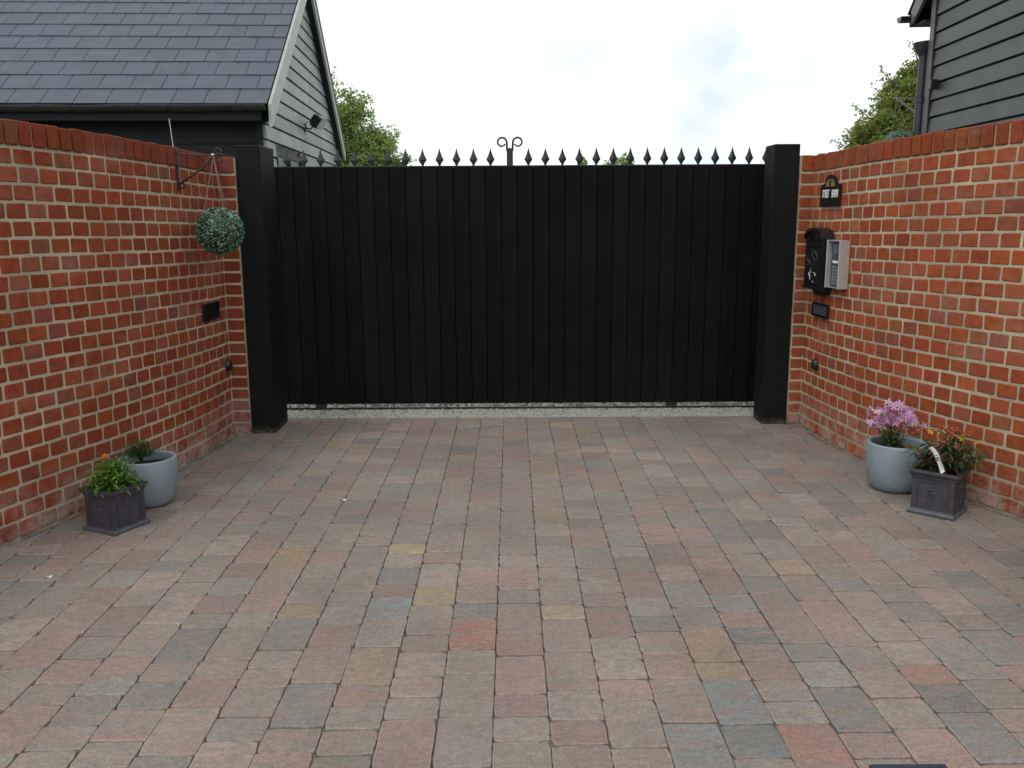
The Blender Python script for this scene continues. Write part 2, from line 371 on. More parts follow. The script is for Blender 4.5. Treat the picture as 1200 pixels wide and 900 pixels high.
def rise(mb):      # the courses climb slightly away from the gate
    mb.v = [(x, y, z * (1 + .027 * max(0, min(1, (5.6 - y) / 1.6)))) if z > 0 else (x, y, z) for x, y, z in mb.v]
def make_wall(C, side, label, ret_x, ret_y):
    P = Path(C); TH = 0.215
    root = empty('brick_wall', (0, 0, 0), label, 'wall')
    mb = MB()
    # mortar body
    n = int(P.L / 0.05); prev = None; V = []; F = []
    for i in range(n + 1):
        q = P.L * i / n; o = P.at(q); tx = P.tan(q); nx = np.array([-tx[1], tx[0]])
        if nx[0] * side > 0: nx = -nx
        b = o - nx * TH
        V += [(o[0], o[1], -0.12), (o[0], o[1], ZT), (b[0], b[1], ZT), (b[0], b[1], -0.12)]
        if i:
            k = 4 * i
            for a in range(4): F.append((k-4+a, k+a, k+(a+1) % 4, k-4+(a+1) % 4))
    F += [(0, 1, 2, 3), tuple(len(V) - 4 + k for k in (3, 2, 1, 0))]
    mb.add(V, F, 1)
    for k in range(-1, NC):
        z = Z0 + CH * k + CH / 2; pitch = 0.1125
        q = 0.008 + (0 if k % 2 else -pitch / 2) + 0.02 * math.sin(k * 2.3)
        while q < P.L - .06:
            w = pitch - 0.0115
            a, b = max(q, 0.006), q + w
            if b - a > 0.02:
                m = (a + b) / 2; o = P.at(m); tx = P.tan(m); nx = np.array([-tx[1], tx[0]])
                if nx[0] * side > 0: nx = -nx
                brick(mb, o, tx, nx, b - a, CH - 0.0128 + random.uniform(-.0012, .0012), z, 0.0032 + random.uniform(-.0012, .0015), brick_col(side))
            q += pitch + random.uniform(-.0012, .0012)
    # short return beside the gate post
    xa, ya = C[-1]; x0, x1 = sorted((xa, ret_x))
    mb.box(x0, ret_y, -0.12, x1, ret_y + 0.30, ZT, 1)
    for k in range(-1, NC):
        z = Z0 + CH * k + CH / 2
        wd = abs(ret_x - xa) - 0.004; o = np.array([(x0 + x1) / 2 - side * .002, ret_y])
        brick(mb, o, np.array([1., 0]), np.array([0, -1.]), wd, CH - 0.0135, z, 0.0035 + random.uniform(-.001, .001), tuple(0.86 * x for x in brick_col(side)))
    rise(mb); mb.build('brickwork', [M_BRICK, M_MORTAR], root)
    # coping of bricks on edge
    cp = MB(); q = 0.006; prev = []
    V = []; F = []
    for i in range(n + 1):
        qq = P.L * i / n; o = P.at(qq); tx = P.tan(qq); nx = np.array([-tx[1], tx[0]])
        if nx[0] * side > 0: nx = -nx
        a = o - nx * 0.004; b = o - nx * (TH - .006)
        V += [(a[0], a[1], ZT), (a[0], a[1], ZT + .098), (b[0], b[1], ZT + .098), (b[0], b[1], ZT)]
        if i:
            k = 4 * i
            for e in range(4): F.append((k-4+e, k+e, k+(e+1) % 4, k-4+(e+1) % 4))
    cp.add(V, F, 1)
    while q < P.L - .08:
        w = 0.066; m = q + w / 2; o = P.at(m); tx = P.tan(m); nx = np.array([-tx[1], tx[0]])
        if nx[0] * side > 0: nx = -nx
        rot = random.uniform(-.02, .02); tx = np.array([tx[0]*math.cos(rot)-tx[1]*math.sin(rot), tx[0]*math.sin(rot)+tx[1]*math.cos(rot)]); nx = np.array([-tx[1], tx[0]])
        if nx[0] * side > 0: nx = -nx
        pr = 0.006 + random.uniform(-.003, .004); zt = random.uniform(-.0025, .0035)
        T = Matrix(((tx[0], -nx[0], 0, o[0]), (tx[1], -nx[1], 0, o[1]), (0, 0, 1, ZT), (0, 0, 0, 1)))
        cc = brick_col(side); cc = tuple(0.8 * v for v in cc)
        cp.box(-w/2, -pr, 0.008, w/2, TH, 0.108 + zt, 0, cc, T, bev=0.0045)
        q += 0.0755 + random.uniform(-.001, .0012)
    # coping over the return
    cp.box(x0 - .002, ret_y + .003, ZT - .002, x1 + .002, ret_y + .20, ZT + .10, 1)
    w = abs(ret_x - xa)
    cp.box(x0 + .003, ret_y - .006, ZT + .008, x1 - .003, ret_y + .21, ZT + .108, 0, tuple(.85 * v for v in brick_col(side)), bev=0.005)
    rise(cp); cp.build('coping', [M_BRICK, M_MORTAR], root)
    return world(root, (float(C[len(C)//2][0]), float(C[len(C)//2][1]), 0))
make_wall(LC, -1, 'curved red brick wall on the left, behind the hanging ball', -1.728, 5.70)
make_wall(RC, 1, 'curved red brick wall on the right, carrying sign and letter box', 1.872, 5.875)

# ------------------------------------------------------------------ ground
def sheet(name, x0, y0, x1, y1, z, mat, nx=1, ny=1):
    mb = MB(); mb.add([(x0, y0, z), (x1, y0, z), (x1, y1, z), (x0, y1, z)], [(0, 1, 2, 3)])
    return tag(mb.build(name, mat), kind='structure')
sheet('ground', -1200, -1200, 1200, 1200, -0.06, M_FIELD)
sheet('joint_sand', -7, -3, 7, 6.162, -0.009, M_SAND)
YP = 6.162
notable = [((-0.453, 3.69), (0.32, 0.265, 0.175)), ((-0.34, 3.20), (0.27, 0.225, 0.15)), ((-0.455, 3.10), (0.20, 0.225, 0.235)), ((0.661, 2.361), (0.185, 0.20, 0.205)),
           ((0.68, 2.19), (0.155, 0.168, 0.175)), ((0.50, 2.157), (0.20, 0.212, 0.21)), ((0.80, 2.27), (0.265, 0.165, 0.135)), ((-2.02, 4.10), (0.26, 0.13, 0.085)),
           ((1.343, 2.56), (0.27, 0.165, 0.13)), ((-0.86, 3.5), (0.26, 0.2, 0.13)), ((-0.19, 2.75), (0.27, 0.16, 0.125)), ((0.02, 2.35), (0.235, 0.165, 0.15)), ((0.64, 2.85), (0.285, 0.21, 0.155))]
pal = [((0.236, 0.204, 0.174), 5), ((0.245, 0.198, 0.170), 4), ((0.248, 0.180, 0.155), 2.4), ((0.215, 0.197, 0.172), 4), ((0.212, 0.204, 0.182), 2.4), ((0.265, 0.212, 0.155), 0.6), ((0.185, 0.180, 0.170), 1.2), ((0.240, 0.208, 0.175), 2)]
pw = [p[1] for p in pal]
def in_drive(x, y):
    if y < 0.2: return abs(x) < 6.5
    return wall_x(LC, y) - .12 < x < wall_x(RC, y) + .12 if y < 5.7 else -2.0 < x < 2.05
pv = MB(); PW = 0.1595
for k in range(-40, 41):
    x0 = -0.059 + PW * k; x1 = x0 + PW
    y = -1.2 + random.uniform(0, .2)
    while y < YP - .02:
        L = random.choices([0.12, 0.16, 0.24], [0.36, 0.34, 0.30])[0]
        if YP - (y + L) < 0.06: L = YP - y
        ye = y + L; cx, cy = (x0 + x1) / 2, (y + ye) / 2
        if in_drive(cx, cy) and not (0.90 < cx < 1.2 and 1.72 < cy < 2.07 and False):
            c = None
            for (nx_, ny_), nc in notable:
                if x0 < nx_ < x1 and y < ny_ < ye: c = nc
            if c is None:
                c = np.array(random.choices([p[0] for p in pal], pw)[0]) * random.gauss(1, .085)
            g = 0.0005 + random.uniform(0, .0010); gy = 0.0004 + random.uniform(0, .0012)
            e = [x0 + g, y + gy, x1 - g, ye - gy]
            e = [v + random.uniform(-.0006, .0006) for v in e]
            zt = random.uniform(-.0016, .0016); tl = (random.uniform(-.012, .012), random.uniform(-.008, .008))
            nsg = 6; ring = []
            cr = random.uniform(.003, .008)
            def edge(ax, ay, bx, by):
                for i in range(nsg):
                    u = (i + .0) / nsg
                    ring.append((ax + (bx-ax)*u, ay + (by-ay)*u))
            edge(e[0]+cr, e[1], e[2]-cr, e[1]); edge(e[2], e[1]+cr, e[2], e[3]-cr); edge(e[2]-cr, e[3], e[0]+cr, e[3]); edge(e[0], e[3]-cr, e[0], e[1]+cr)
            m = len(ring); V = []
            j = [(random.gauss(0, .0009), random.gauss(0, .0009)) for _ in ring]
            if random.random() < .35: j[random.randrange(m)] = (random.uniform(-.004, .004), random.uniform(-.004, .004))
            for lvl, (ins, dz) in enumerate(((0, -.014), (0.0002, -.0028), (0.0020, -.0008), (0.0055, 0))):
                for (X, Y), (a, b) in zip(ring, j):
                    dx, dy = X - cx, Y - cy; sx = math.copysign(min(1, abs(dx) / (PW/2 - .02)), dx); sy = math.copysign(min(1, abs(dy) / (L/2 - .02)), dy)
                    xx = X + a * (1 - lvl * .3) - (ins * sx if abs(dx) > PW/2 - .012 else 0); yy = Y + b * (1 - lvl * .3) - (ins * sy if abs(dy) > L/2 - .012 else 0)
                    V.append((xx, yy, zt + dz + tl[0] * dx + tl[1] * dy))
            F = []
            for l in range(3):
                for i in range(m):
                    i2 = (i + 1) % m; F.append((l*m+i, l*m+i2, (l+1)*m+i2, (l+1)*m+i))
            cf = tuple(float(v) for v in c); wk = random.uniform(1.0, 1.28)
            pv.add(V, F[:2*m], 0, cf); o_ = len(pv.v) - len(V)
            for f_ in F[2*m:]:
                pv.f.append(tuple(i + o_ for i in f_)); pv.m.append(0); pv.sm.append(False); pv.c.append(tuple(v * wk for v in cf))     # worn arris
            pv.f.append(tuple(range(o_ + 3*m, o_ + 4*m))); pv.m.append(0); pv.sm.append(False); pv.c.append(cf)
        y = ye
tag(pv.build('paving', M_PAVER), kind='structure')
# threshold strip and gravel drive
cs = MB(); cs.box(-1.9, YP + .003, -.05, 1.95, 6.462, -0.001)
tag(cs.build('threshold', M_CONC), kind='structure')
sheet('gravel_drive', -9, 6.463, 9, 22, -0.012, M_GRAVEL)
# loose stones
def stones(name, gen, label, cat):
    mb = MB()
    for (x, y, z, r, c) in gen:
        n = 6; V = []; a0 = random.random() * 6
        for lv, (rr, dz) in enumerate(((.75, -.35), (1, .1), (.6, .5))):
            for k in range(n):
                q = a0 + k * 2 * math.pi / n; f = rr * r * random.uniform(.8, 1.2)
                V.append((x + f * math.cos(q), y + f * math.sin(q) * .85, z + dz * r))
        F = [(l*n+k, l*n+(k+1) % n, (l+1)*n+(k+1) % n, (l+1)*n+k) for l in (0, 1) for k in range(n)] + [tuple(range(2*n, 3*n))]
        mb.add(V, F, 0, c)
    return tag(mb.build(name, M_PEB), label, cat, kind='stuff')
def gcol(): 
    g = random.choice([0.62, 0.5, 0.42, 0.3, 0.55, 0.12]) * random.uniform(.8, 1.15); return (g, g * .96, g * .86)
stones('gravel', [(random.uniform(-1.85, 1.9), random.uniform(6.52, 7.5), -.006, random.uniform(.005, .012), gcol()) for _ in range(3800)], 'loose pale gravel seen through the gap under the gate', 'gravel')
g2 = []
for _ in range(1300):
    x = random.uniform(-1.85, 1.9); y = 6.462 - abs(random.gauss(0, .10)) 
    if y > 6.19: g2.append((x, y, .001, random.uniform(.003, .007), gcol()))
stones('loose_chippings', g2, 'pale stone chippings scattered on the concrete strip before the gate', 'chippings')
# dirt and crumbs along the wall feet
cr_ = []
for C, sd in ((LC, -1), (RC, 1)):
    for _ in range(1500):
        y = random.uniform(3.2, 5.85 if sd > 0 else 5.68); x = wall_x(C, y) - sd * (0.006 + abs(random.gauss(0, .013)))
        g = random.uniform(.025, .15); cr_.append((x, y, -.001, random.uniform(.002, .0055), (g * 1.15, g, g * .72)))
for (x, y) in ((-1.93, 4.72), (-1.91, 4.85), (-1.95, 4.6)):
    for _ in range(40):
        g = random.uniform(.06, .22); cr_.append((x + random.gauss(0.02, .02), y + random.gauss(0, .06), 0.001, random.uniform(.003, .008), (g, g * .95, g * .7)))
for _ in range(120):
    g = random.uniform(.35, .6); cr_.append((random.uniform(-2.2, 2.2), random.uniform(1.5, 6.1), .001, random.uniform(.0012, .003), (g, g * .95, g * .88)))
stones('grit', cr_, 'crumbs of dirt and mortar along the feet of the brick walls', 'grit')
# two bits of pale petal on the paving
for (x, y, lb) in ((-0.858, 4.30, 'pale scrap lying on the paving left of centre'), (-1.86, 3.35, 'pale scrap lying on the paving nearest the left edge')):
    mb = MB(); n = 9
    V = [(x + .017 * math.cos(k*.698) * random.uniform(.7, 1.2), y + .011 * math.sin(k*.698) * random.uniform(.7, 1.2), .0055 + .004 * math.sin(k * 1.4)) for k in range(n)]
    mb.add(V + [(x, y, .004)], [(k, (k+1) % n, n) for k in range(n)] , 0, (.6, .6, .57)); tag(mb.build('paper_scrap', M_PEB), lb, 'scrap')
# blue iron cover
mb = MB(); mb.box(0.925, 1.74, -.02, 1.125, 2.088, 0.006, bev=.003)
for i in range(5):
    for j in range(7): mb.box(.935 + i*.037, 1.76 + j*.045, .006, .958 + i*.037, 1.785 + j*.045, .010)
tag(mb.build('inspection_cover', M_BLUE), 'dark blue metal cover set in the paving at the bottom edge', 'drain cover')

# ------------------------------------------------------------------ gate
GY = 6.43; K = GY / 6.4
gx0, gx1 = -1.90, 1.90; gz0 = 0.045; gz1 = 1.42 + (1.752 - 1.42) * K
gate = empty('sliding_gate', (0, GY + .02, 0), 'wide black boarded sliding gate with iron spikes along its top', 'gate')
mb = MB(); pit = 0.1132; x = 0.0465 * K - pit * 20
while x < gx1:
    a, b = max(x, gx0), min(x + pit, gx1)
    if b > a + .02:
        d = random.uniform(-.0012, .0012); v = random.uniform(.75, 1.25)
        mb.box(a + .0014, -.02 + d, gz0, b - .0014, -.001, gz1 - .004, 0, (v, v, v), bev=.003)
    x += pit
mb.box(gx0, -.004, gz0 + .002, gx1, .004, gz1 - .006, 0, (.5, .5, .5))
g = mb.build('boards', M_GATE, gate)
mb = MB()
for x in (gx0, -.03, gx1 - .06): mb.box(x, .0045, gz0, x + .06, .045, gz1 - .004)
mb.box(gx0, .005, gz0 + .001, gx1, .046, gz0 + .06); mb.build('frame', M_IRON, gate)
mb = MB(); mb.box(gx0, -.022, gz1 - .0035, gx1, .046, gz1 + .005, bev=.001); mb.build('top_rail', M_IRON, gate)
# spikes: flattened spear heads
def spike_mesh():
    mb = MB(); h = 0.122
    prof = [(.008, .0), (.008, .006), (.014, .018), (.0295, .040), (.0295, .044), (.0165, .070), (.008, .095), (.0008, h)]
    V = []; F = []
    for r, z in prof: V += [(r, 0, z), (0, -min(r * .55, .011), z), (-r, 0, z), (0, min(r * .55, .011), z)]
    for i in range(len(prof) - 1):
        for k in range(4): F.append((i*4+k, i*4+(k+1) % 4, (i+1)*4+(k+1) % 4, (i+1)*4+k))
    mb.add(V, F); return mb
sp = spike_mesh().build('spike', M_SPIKE, gate); first = True
xs = [-0.1425 * K - .1195 * K * i for i in range(15)] + [0.1245 * K + .1195 * K * i for i in range(15)]
for x in xs:
    if not gx0 + .03 < x < gx1 - .03: continue
    o = sp if first else copy_obj(sp, gate); first = False
    o.location = (x, .012, gz1 + .005)
# centre finial
mb = MB(); fx = -0.006; ft = gz1 + .005
mb.box(fx - .0225, -.003, ft, fx + .0225, .035, ft + .118, bev=.002)
mb.tube([(fx, .016, ft + .11), (fx, .016, ft + .126)], .004, 6)
fo = mb.build('finial_post', M_IRON, gate)
for s in (-1, 1):
    mb = MB(); pts = [(fx + s * .0195, .016, ft + .10), (fx + s * .0200, .016, ft + .135)]
    c = (fx + s * .056, ft + .160); r = .034
    for i in range(22):
        q = R(172 - i * 15.5); rr = r * (1 - .012 * i)
        pts.append((c[0] - s * 0 + s * rr * math.cos(q), .016, c[1] + rr * math.sin(q) * 1.0))
    mb.tube(pts, [.0078] * 2 + [.0076 - .00006 * i for i in range(22)], 8); mb.build('scroll', M_IRON, gate)
for x in (-1.417, 1.183):
    mb = MB(); mb.tube([(x, -.012, .034), (x, .018, .034)], .042, 24, smooth=False); w = mb.build('wheel', M_IRON, gate)
    mb = MB(); mb.tube([(x, -.018, .034), (x, .024, .034)], .010, 10); mb.build('axle', M_IRON, w)
mb = MB(); mb.box(-2.5, GY + .012, -.012, 2.6, GY + .038, .004); mb.box(-2.5, GY + .0205, .004, 2.6, GY + .0295, .013)
tag(mb.build('gate_track', M_IRON), 'thin dark steel rail on the ground under the gate', 'gate track')

def post(x0, x1, y0, y1, label):
    r = empty('gate_post', ((x0+x1)/2, (y0+y1)/2, 0), label, 'post', 'posts beside the gate')
    w, d = (x1-x0)/2, (y1-y0)/2
    mb = MB(); mb.box(-w, -d, -.05, w, d, 1.855, bev=.006); mb.build('timber', M_POST, r)
    return r
pl = post(-1.724, -1.572, 5.725, 6.07, 'thick black timber post at the left end of the gate')
pr = post(1.703, 1.869, 5.903, 6.12, 'thick black timber post at the right end of the gate')

# ------------------------------------------------------------------ left barn
BO = Vector((-2.30, 8.80, 0)); t3 = R(3.0)
gd = Vector((-math.sin(t3), math.cos(t3), 0)); ed = Vector((-math.cos(t3), -math.sin(t3), 0)); zd = Vector((0, 0, 1))
# local axes: x = along the eave to the left, y = back along the gable, z up
BM = Matrix(((ed.x, gd.x, 0, BO.x), (ed.y, gd.y, 0, BO.y), (0, 0, 1, 0), (0, 0, 0, 1)))
barn = empty('slate_roofed_barn', (0, 0, 0), 'dark boarded barn with slate roof and pale gable behind the left wall', 'barn')
PIT = R(35); HS = 2.66; EZ = 2.47; BL = 8.0; tp = math.tan(PIT)
def lap_boards(mb, x, y0, y1, z0, z1, M, ez, half, mid, e=.15, sign=-1, holes=(), gap=.019):
    """lapped boards on the plane local x = x, facing -x (sign)"""
    z = z0
    while z < z1:
        zt = min(z + e + .012, z1 + .2)
        def lim(q):
            if q <= ez: return y0, y1
            k = (q - ez) / (z1 - ez); return y0 + (mid - y0) * min(1, k), y1 + (mid - y1) * min(1, k)
        a0, b0 = lim(z); a1, b1 = lim(zt); v = random.uniform(.82, 1.16)
        segs = [(a0, b0, a1, b1)]
        for (h0, h1, hz0, hz1) in holes:
            if z + e > hz0 + .05 and z < hz1 - .02: segs = [(a0, h0, a1, h0), (h1, b0, h1, b1)]
        for (A0, B0, A1, B1) in segs:
            if B0 - A0 < .02: continue
            g = gap; zz = z + e - g
            def at(q):      # board ends at height q
                u = (q - z) / (zt - z); return A0 + (A1 - A0) * u, B0 + (B1 - B0) * u
            c0, c1 = at(zz)
            if c1 - c0 < .02: continue
            P = [(x + sign*.030, A0, z), (x + sign*.030, B0, z), (x + sign*.018, c1, zz), (x + sign*.018, c0, zz), (x, A0, z), (x, B0, z), (x - sign*.006, c1, zz), (x - sign*.006, c0, zz)]
            V = [M @ Vector(p) for p in P]
            mb.add(V, [(0, 1, 2, 3), (4, 5, 1, 0), (3, 2, 6, 7), (0, 3, 7, 4), (1, 5, 6, 2)], 0, (v, v, v))
        z += e
apz = EZ + HS * tp
mb = MB(); lap_boards(mb, 0.10, 0.16, 2*HS - .16, 0.06, apz - .18, BM, EZ - .10, 0, HS, holes=((0.62, 2.05, 1.05, 2.09),)); mb.build('gable_wall', M_WBOARD, barn)
mb = MB()
mb.prism([(0.18, 0), (2*HS - .18, 0), (2*HS - .18, EZ - .12), (HS, apz - .2), (0.18, EZ - .12)], BM @ Matrix(((0,0,1,0.104),(1,0,0,0),(0,1,0,0),(0,0,0,1))), .06)
mb.build('gable_sheathing', M_DARK, barn)
# window in the gable
mb = MB(); wy0, wy1, wz0, wz1 = .63, 2.04, 1.06, 2.08
for a in ((wy0, wy1, wz0, wz0+.06), (wy0, wy1, wz1-.05, wz1), (wy0, wy0+.05, wz0+.06, wz1-.05), (wy1-.05, wy1, wz0+.06, wz1-.05), (1.31, 1.36, wz0+.06, wz1-.05)):
    mb.box(.070, a[0], a[2], .103, a[1], a[3], 0, (1, 1, 1), BM)
wn = mb.build('window', M_DARK, barn)
mb = MB(); mb.box(.088, wy0+.05, wz0+.06, .096, wy1-.05, wz1-.05, 0, (1,1,1), BM); mb.build('pane', M_GLASS, wn)
# front wall below the eave
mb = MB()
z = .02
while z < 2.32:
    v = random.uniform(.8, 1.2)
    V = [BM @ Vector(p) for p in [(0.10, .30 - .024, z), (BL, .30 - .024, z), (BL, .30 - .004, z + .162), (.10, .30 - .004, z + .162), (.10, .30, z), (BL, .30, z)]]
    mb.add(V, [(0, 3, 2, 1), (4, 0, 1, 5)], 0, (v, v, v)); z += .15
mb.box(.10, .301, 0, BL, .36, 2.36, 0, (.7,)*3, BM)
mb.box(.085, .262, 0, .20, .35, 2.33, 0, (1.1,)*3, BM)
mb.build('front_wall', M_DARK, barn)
mb = MB(); mb.box(BL, .30, 0, BL + .05, 2*HS - .2, 2.4, 0, (1,)*3, BM); mb.box(.2, 2*HS - .36, 0, BL, 2*HS - .30, 2.36, 0, (1,)*3, BM); mb.build('rear_wall', M_DARK, barn)
mb = MB(); mb.box(.08, .02, EZ - .155, BL, .045, EZ - .02, 0, (1.5,)*3, BM); mb.box(.08, .047, EZ - .155, BL, .30, EZ - .135, 0, (.6,)*3, BM); mb.build('fascia', M_DARK, barn)
# gutter: half round with mossy rim
def gutter(name, M, x0, x1, yc, z, r, mat, parent, sag=0.0):
    mb = MB(); n = 10; m = 24; V = []; F = []
    for i in range(m + 1):
        X = x0 + (x1 - x0) * i / m; dz = -sag * math.sin(math.pi * i / m) + .004 * math.sin(i * 2.2)
        for rr in (r, r - .006):
            for k in range(n + 1):
                q = math.pi + math.pi * k / n; V.append(M @ Vector((X, yc + rr * math.cos(q), z + dz + rr * math.sin(q))))
    w = 2 * (n + 1)
    for i in range(m):
        for k in range(n):
            F.append((i*w+k, i*w+k+1, (i+1)*w+k+1, (i+1)*w+k)); F.append((i*w+n+1+k, (i+1)*w+n+1+k, (i+1)*w+n+2+k, i*w+n+2+k))
        F.append((i*w, (i+1)*w, (i+1)*w+n+1, i*w+n+1)); F.append((i*w+n, i*w+2*n+1, (i+1)*w+2*n+1, (i+1)*w+n))
    for i in (0, m): F.append(tuple(i*w + k for k in range(n + 1)))
    mb.add(V, F, 0, (1, 1, 1), True); return mb.build(name, mat, parent)
gutter('gutter', BM, .03, BL, -.035, EZ - .015, .06, M_GUT, barn, .012)
# slates
mb = MB(); e = .283; sw = .302; L = HS / math.cos(PIT); nr = int(L / e) + 1
for side in (0, 1):
    for r in range(nr):
        x = .0 - (sw / 2 if r % 2 else 0)
        while x < BL:
            a, b = max(x + .003, .012), min(x + sw - .004, BL)
            if b - a > .03:
                s0 = -.03 + r * e + random.uniform(-.002, .002); s1 = min(s0 + e * 1.9, L); lift = .010 + random.uniform(0, .003)
                def pt(X, s, up):
                    y = s * math.cos(PIT) - up * math.sin(PIT); z = EZ + s * math.sin(PIT) + up * math.cos(PIT)
                    if side: y = 2 * HS - y
                    return BM @ Vector((X, y, z))
                V = [pt(a, s0, lift + .008), pt(b, s0, lift + .008), pt(b, s1, .004), pt(a, s1, .004), pt(a, s0, lift - .003), pt(b, s0, lift - .003)]
                g_ = random.gauss(1, .035); c = (.058 * g_, .075 * g_, .103 * g_ * random.uniform(.95, 1.05))
                F = [(0, 3, 2, 1), (4, 0, 1, 5), (0, 4, 3), (1, 2, 5)]
                if side: F = [f[::-1] for f in F]
                mb.add(V, F, 0, c)
            x += sw
for (q0, q1, sd) in ((0, L, 0), (0, L, 1)):
    A = []
    for X in (.02, BL):
        for s in (0, L):
            y = s * math.cos(PIT); z = EZ + s * math.sin(PIT) - .006
            A.append(BM @ Vector((X, 2*HS - y if sd else y, z)))
    mb.add(A, [(0, 1, 3, 2)], 1)
rf = mb.build('roof', [M_SLATE, M_DARK], barn)
mb = MB(); mb.tube([BM @ Vector((0.0, HS, apz + .01)), BM @ Vector((BL, HS, apz + .01))], .06, 10); mb.build('ridge_tiles', M_SLATE, rf)
# bargeboards
def barge(sd):
    mb = MB(); d = .19; oh = .0
    def yy(v): return 2*HS - v if sd else v
    p = [(-.03, EZ - .03 * tp + .012), (HS, apz + .012), (HS, apz - d), (.03, EZ + .03*tp - d - .03), (-.03, EZ - d - .03)]
    for (x0, th) in ((-.028, .028),):
        V = [BM @ Vector((x0, yy(a), z)) for a, z in p] + [BM @ Vector((x0 + th, yy(a), z)) for a, z in p]
        n = 5; F = [tuple(range(n)), tuple(range(n, 2*n))[::-1]] + [(i, n+i, n+(i+1) % n, (i+1) % n) for i in range(n)]
        mb.add(V, F)
    return mb
mb = MB(); P = [(-.032, 2*HS + .03, EZ - .03*tp + .014), (-.032, HS, apz + .014), (-.032, HS, apz - .085), (-.032, 2*HS + .03, EZ - .03*tp - .085)]
V = [BM @ Vector(p) for p in P] + [BM @ Vector((.02, p[1], p[2] + .003)) for p in P]
mb.add(V, [(0, 1, 2, 3), (7, 6, 5, 4), (0, 4, 5, 1), (3, 2, 6, 7), (0, 3, 7, 4)]); mb.build('verge_trim', M_DARK, barn)
barge(0).build('bargeboard', M_PALE, barn); barge(1).build('bargeboard', M_PALE, barn)
for sd in (0, 1):
    mb = MB(); yy = (lambda v: 2*HS - v) if sd else (lambda v: v)
    P = [(.001, .03, EZ + .03*tp - .19), (.001, HS, apz - .19), (.10, HS, apz - .19), (.10, .03, EZ + .03*tp - .19)]
    V = [BM @ Vector((a, yy(b), c)) for a, b, c in P]; V2 = [v + Vector((0, 0, .012)) for v in V]
    mb.add(V + V2, [(0, 1, 2, 3), (7, 6, 5, 4)]); mb.build('soffit', M_DARK, barn)
world(barn, (-6.2, 11.2, 0))

# floodlight on the gable
fl = empty('floodlight', (0, 0, 0), 'black floodlight fixed to the pale gable of the left barn', 'light')
p = BM @ Vector((.07, 2.42, 2.47)); FM = Matrix.Translation(p)
mb = MB(); mb.box(-.01, -.03, -.05, .012, .03, .05, 0, (1,)*3, FM); mb.tube([FM @ Vector(q) for q in [(0, 0, 0), (.06, -.01, -.02), (.11, -.02, .03)]], .010, 8); 
mb.tube([FM @ Vector(q) for q in [(0, .01, .04), (.03, -.03, .07), (.06, -.03, .02), (.09, -.03, .04)]], .004, 6); mb.build('bracket', M_IRON, fl)
HM = FM @ Matrix.Translation((.17, -.02, .06)) @ Matrix.Rotation(R(-12), 4, 'Z') @ Matrix.Rotation(R(38), 4, 'Y')
mb = MB(); mb.box(-.05, -.10, -.075, .045, .10, .075, 0, (1,)*3, HM, bev=.012)
for i in range(5): mb.box(-.075, -.08 + i*.036, -.06, -.049, -.068 + i*.036, .06, 0, (1,)*3, HM)
hb = mb.build('housing', M_CAST, fl)
mb = MB(); mb.box(.046, -.088, -.062, .052, .088, .062, 0, (1,)*3, HM); mb.build('lens', M_LAMPG, hb)
world(fl, p)

# ------------------------------------------------------------------ right barn
t2 = R(2.4); BO2 = Vector((3.985, 8.80, 0))
nd = Vector((-math.sin(t2), -math.cos(t2), 0)); xd = Vector((math.cos(t2), -math.sin(t2), 0))
# local: x = east, away from the drive; y = towards the viewer along the gable; z up
B2 = Matrix(((xd.x, nd.x, 0, BO2.x), (xd.y, nd.y, 0, BO2.y), (0, 0, 1, 0), (0, 0, 0, 1)))
b2 = empty('weatherboarded_barn', (0, 0, 0), 'grey weatherboarded barn with black downpipe behind the right wall', 'barn')
HS2 = 2.7; EZ2 = 3.50; PI2 = R(42); tp2 = math.tan(PI2); ap2 = EZ2 + HS2 * tp2
mb = MB(); lap_boards(mb, 0, .03, 2*HS2, 0.02, ap2 - .1, B2, EZ2, 0, HS2, e=.152); mb.build('gable_wall', M_BOARD, b2)
mb = MB(); mb.prism([(0, 0), (2*HS2, 0), (2*HS2, EZ2), (HS2, ap2 - .12), (0, EZ2)], B2 @ Matrix(((0,0,1,.003),(1,0,0,0),(0,1,0,0),(0,0,0,1))), .08)
mb.box(.085, -.02, 0, 5, .06, EZ2 + .02, 0, (1,)*3, B2); mb.box(.085, 2*HS2 - .06, 0, 5, 2*HS2, EZ2, 0, (1,)*3, B2); mb.box(4.9, .06, 0, 5, 2*HS2 - .06, EZ2, 0, (1,)*3, B2)
mb.build('side_walls', M_DARK, b2)
mb = MB(); mb.box(-.034, -.025, 0, -.002, .075, EZ2 + .02, 0, (1,)*3, B2, bev=.003); mb.box(-.002, -.028, 0, .09, -.021, EZ2, 0, (1,)*3, B2); mb.build('corner_board', M_GREYV, b2)
mb = MB(); mb.box(-.040, .078, 0, -.028, .098, EZ2 + .05, 0, (.30, .2, .2), B2); mb.build('conduit', M_RUST, b2)
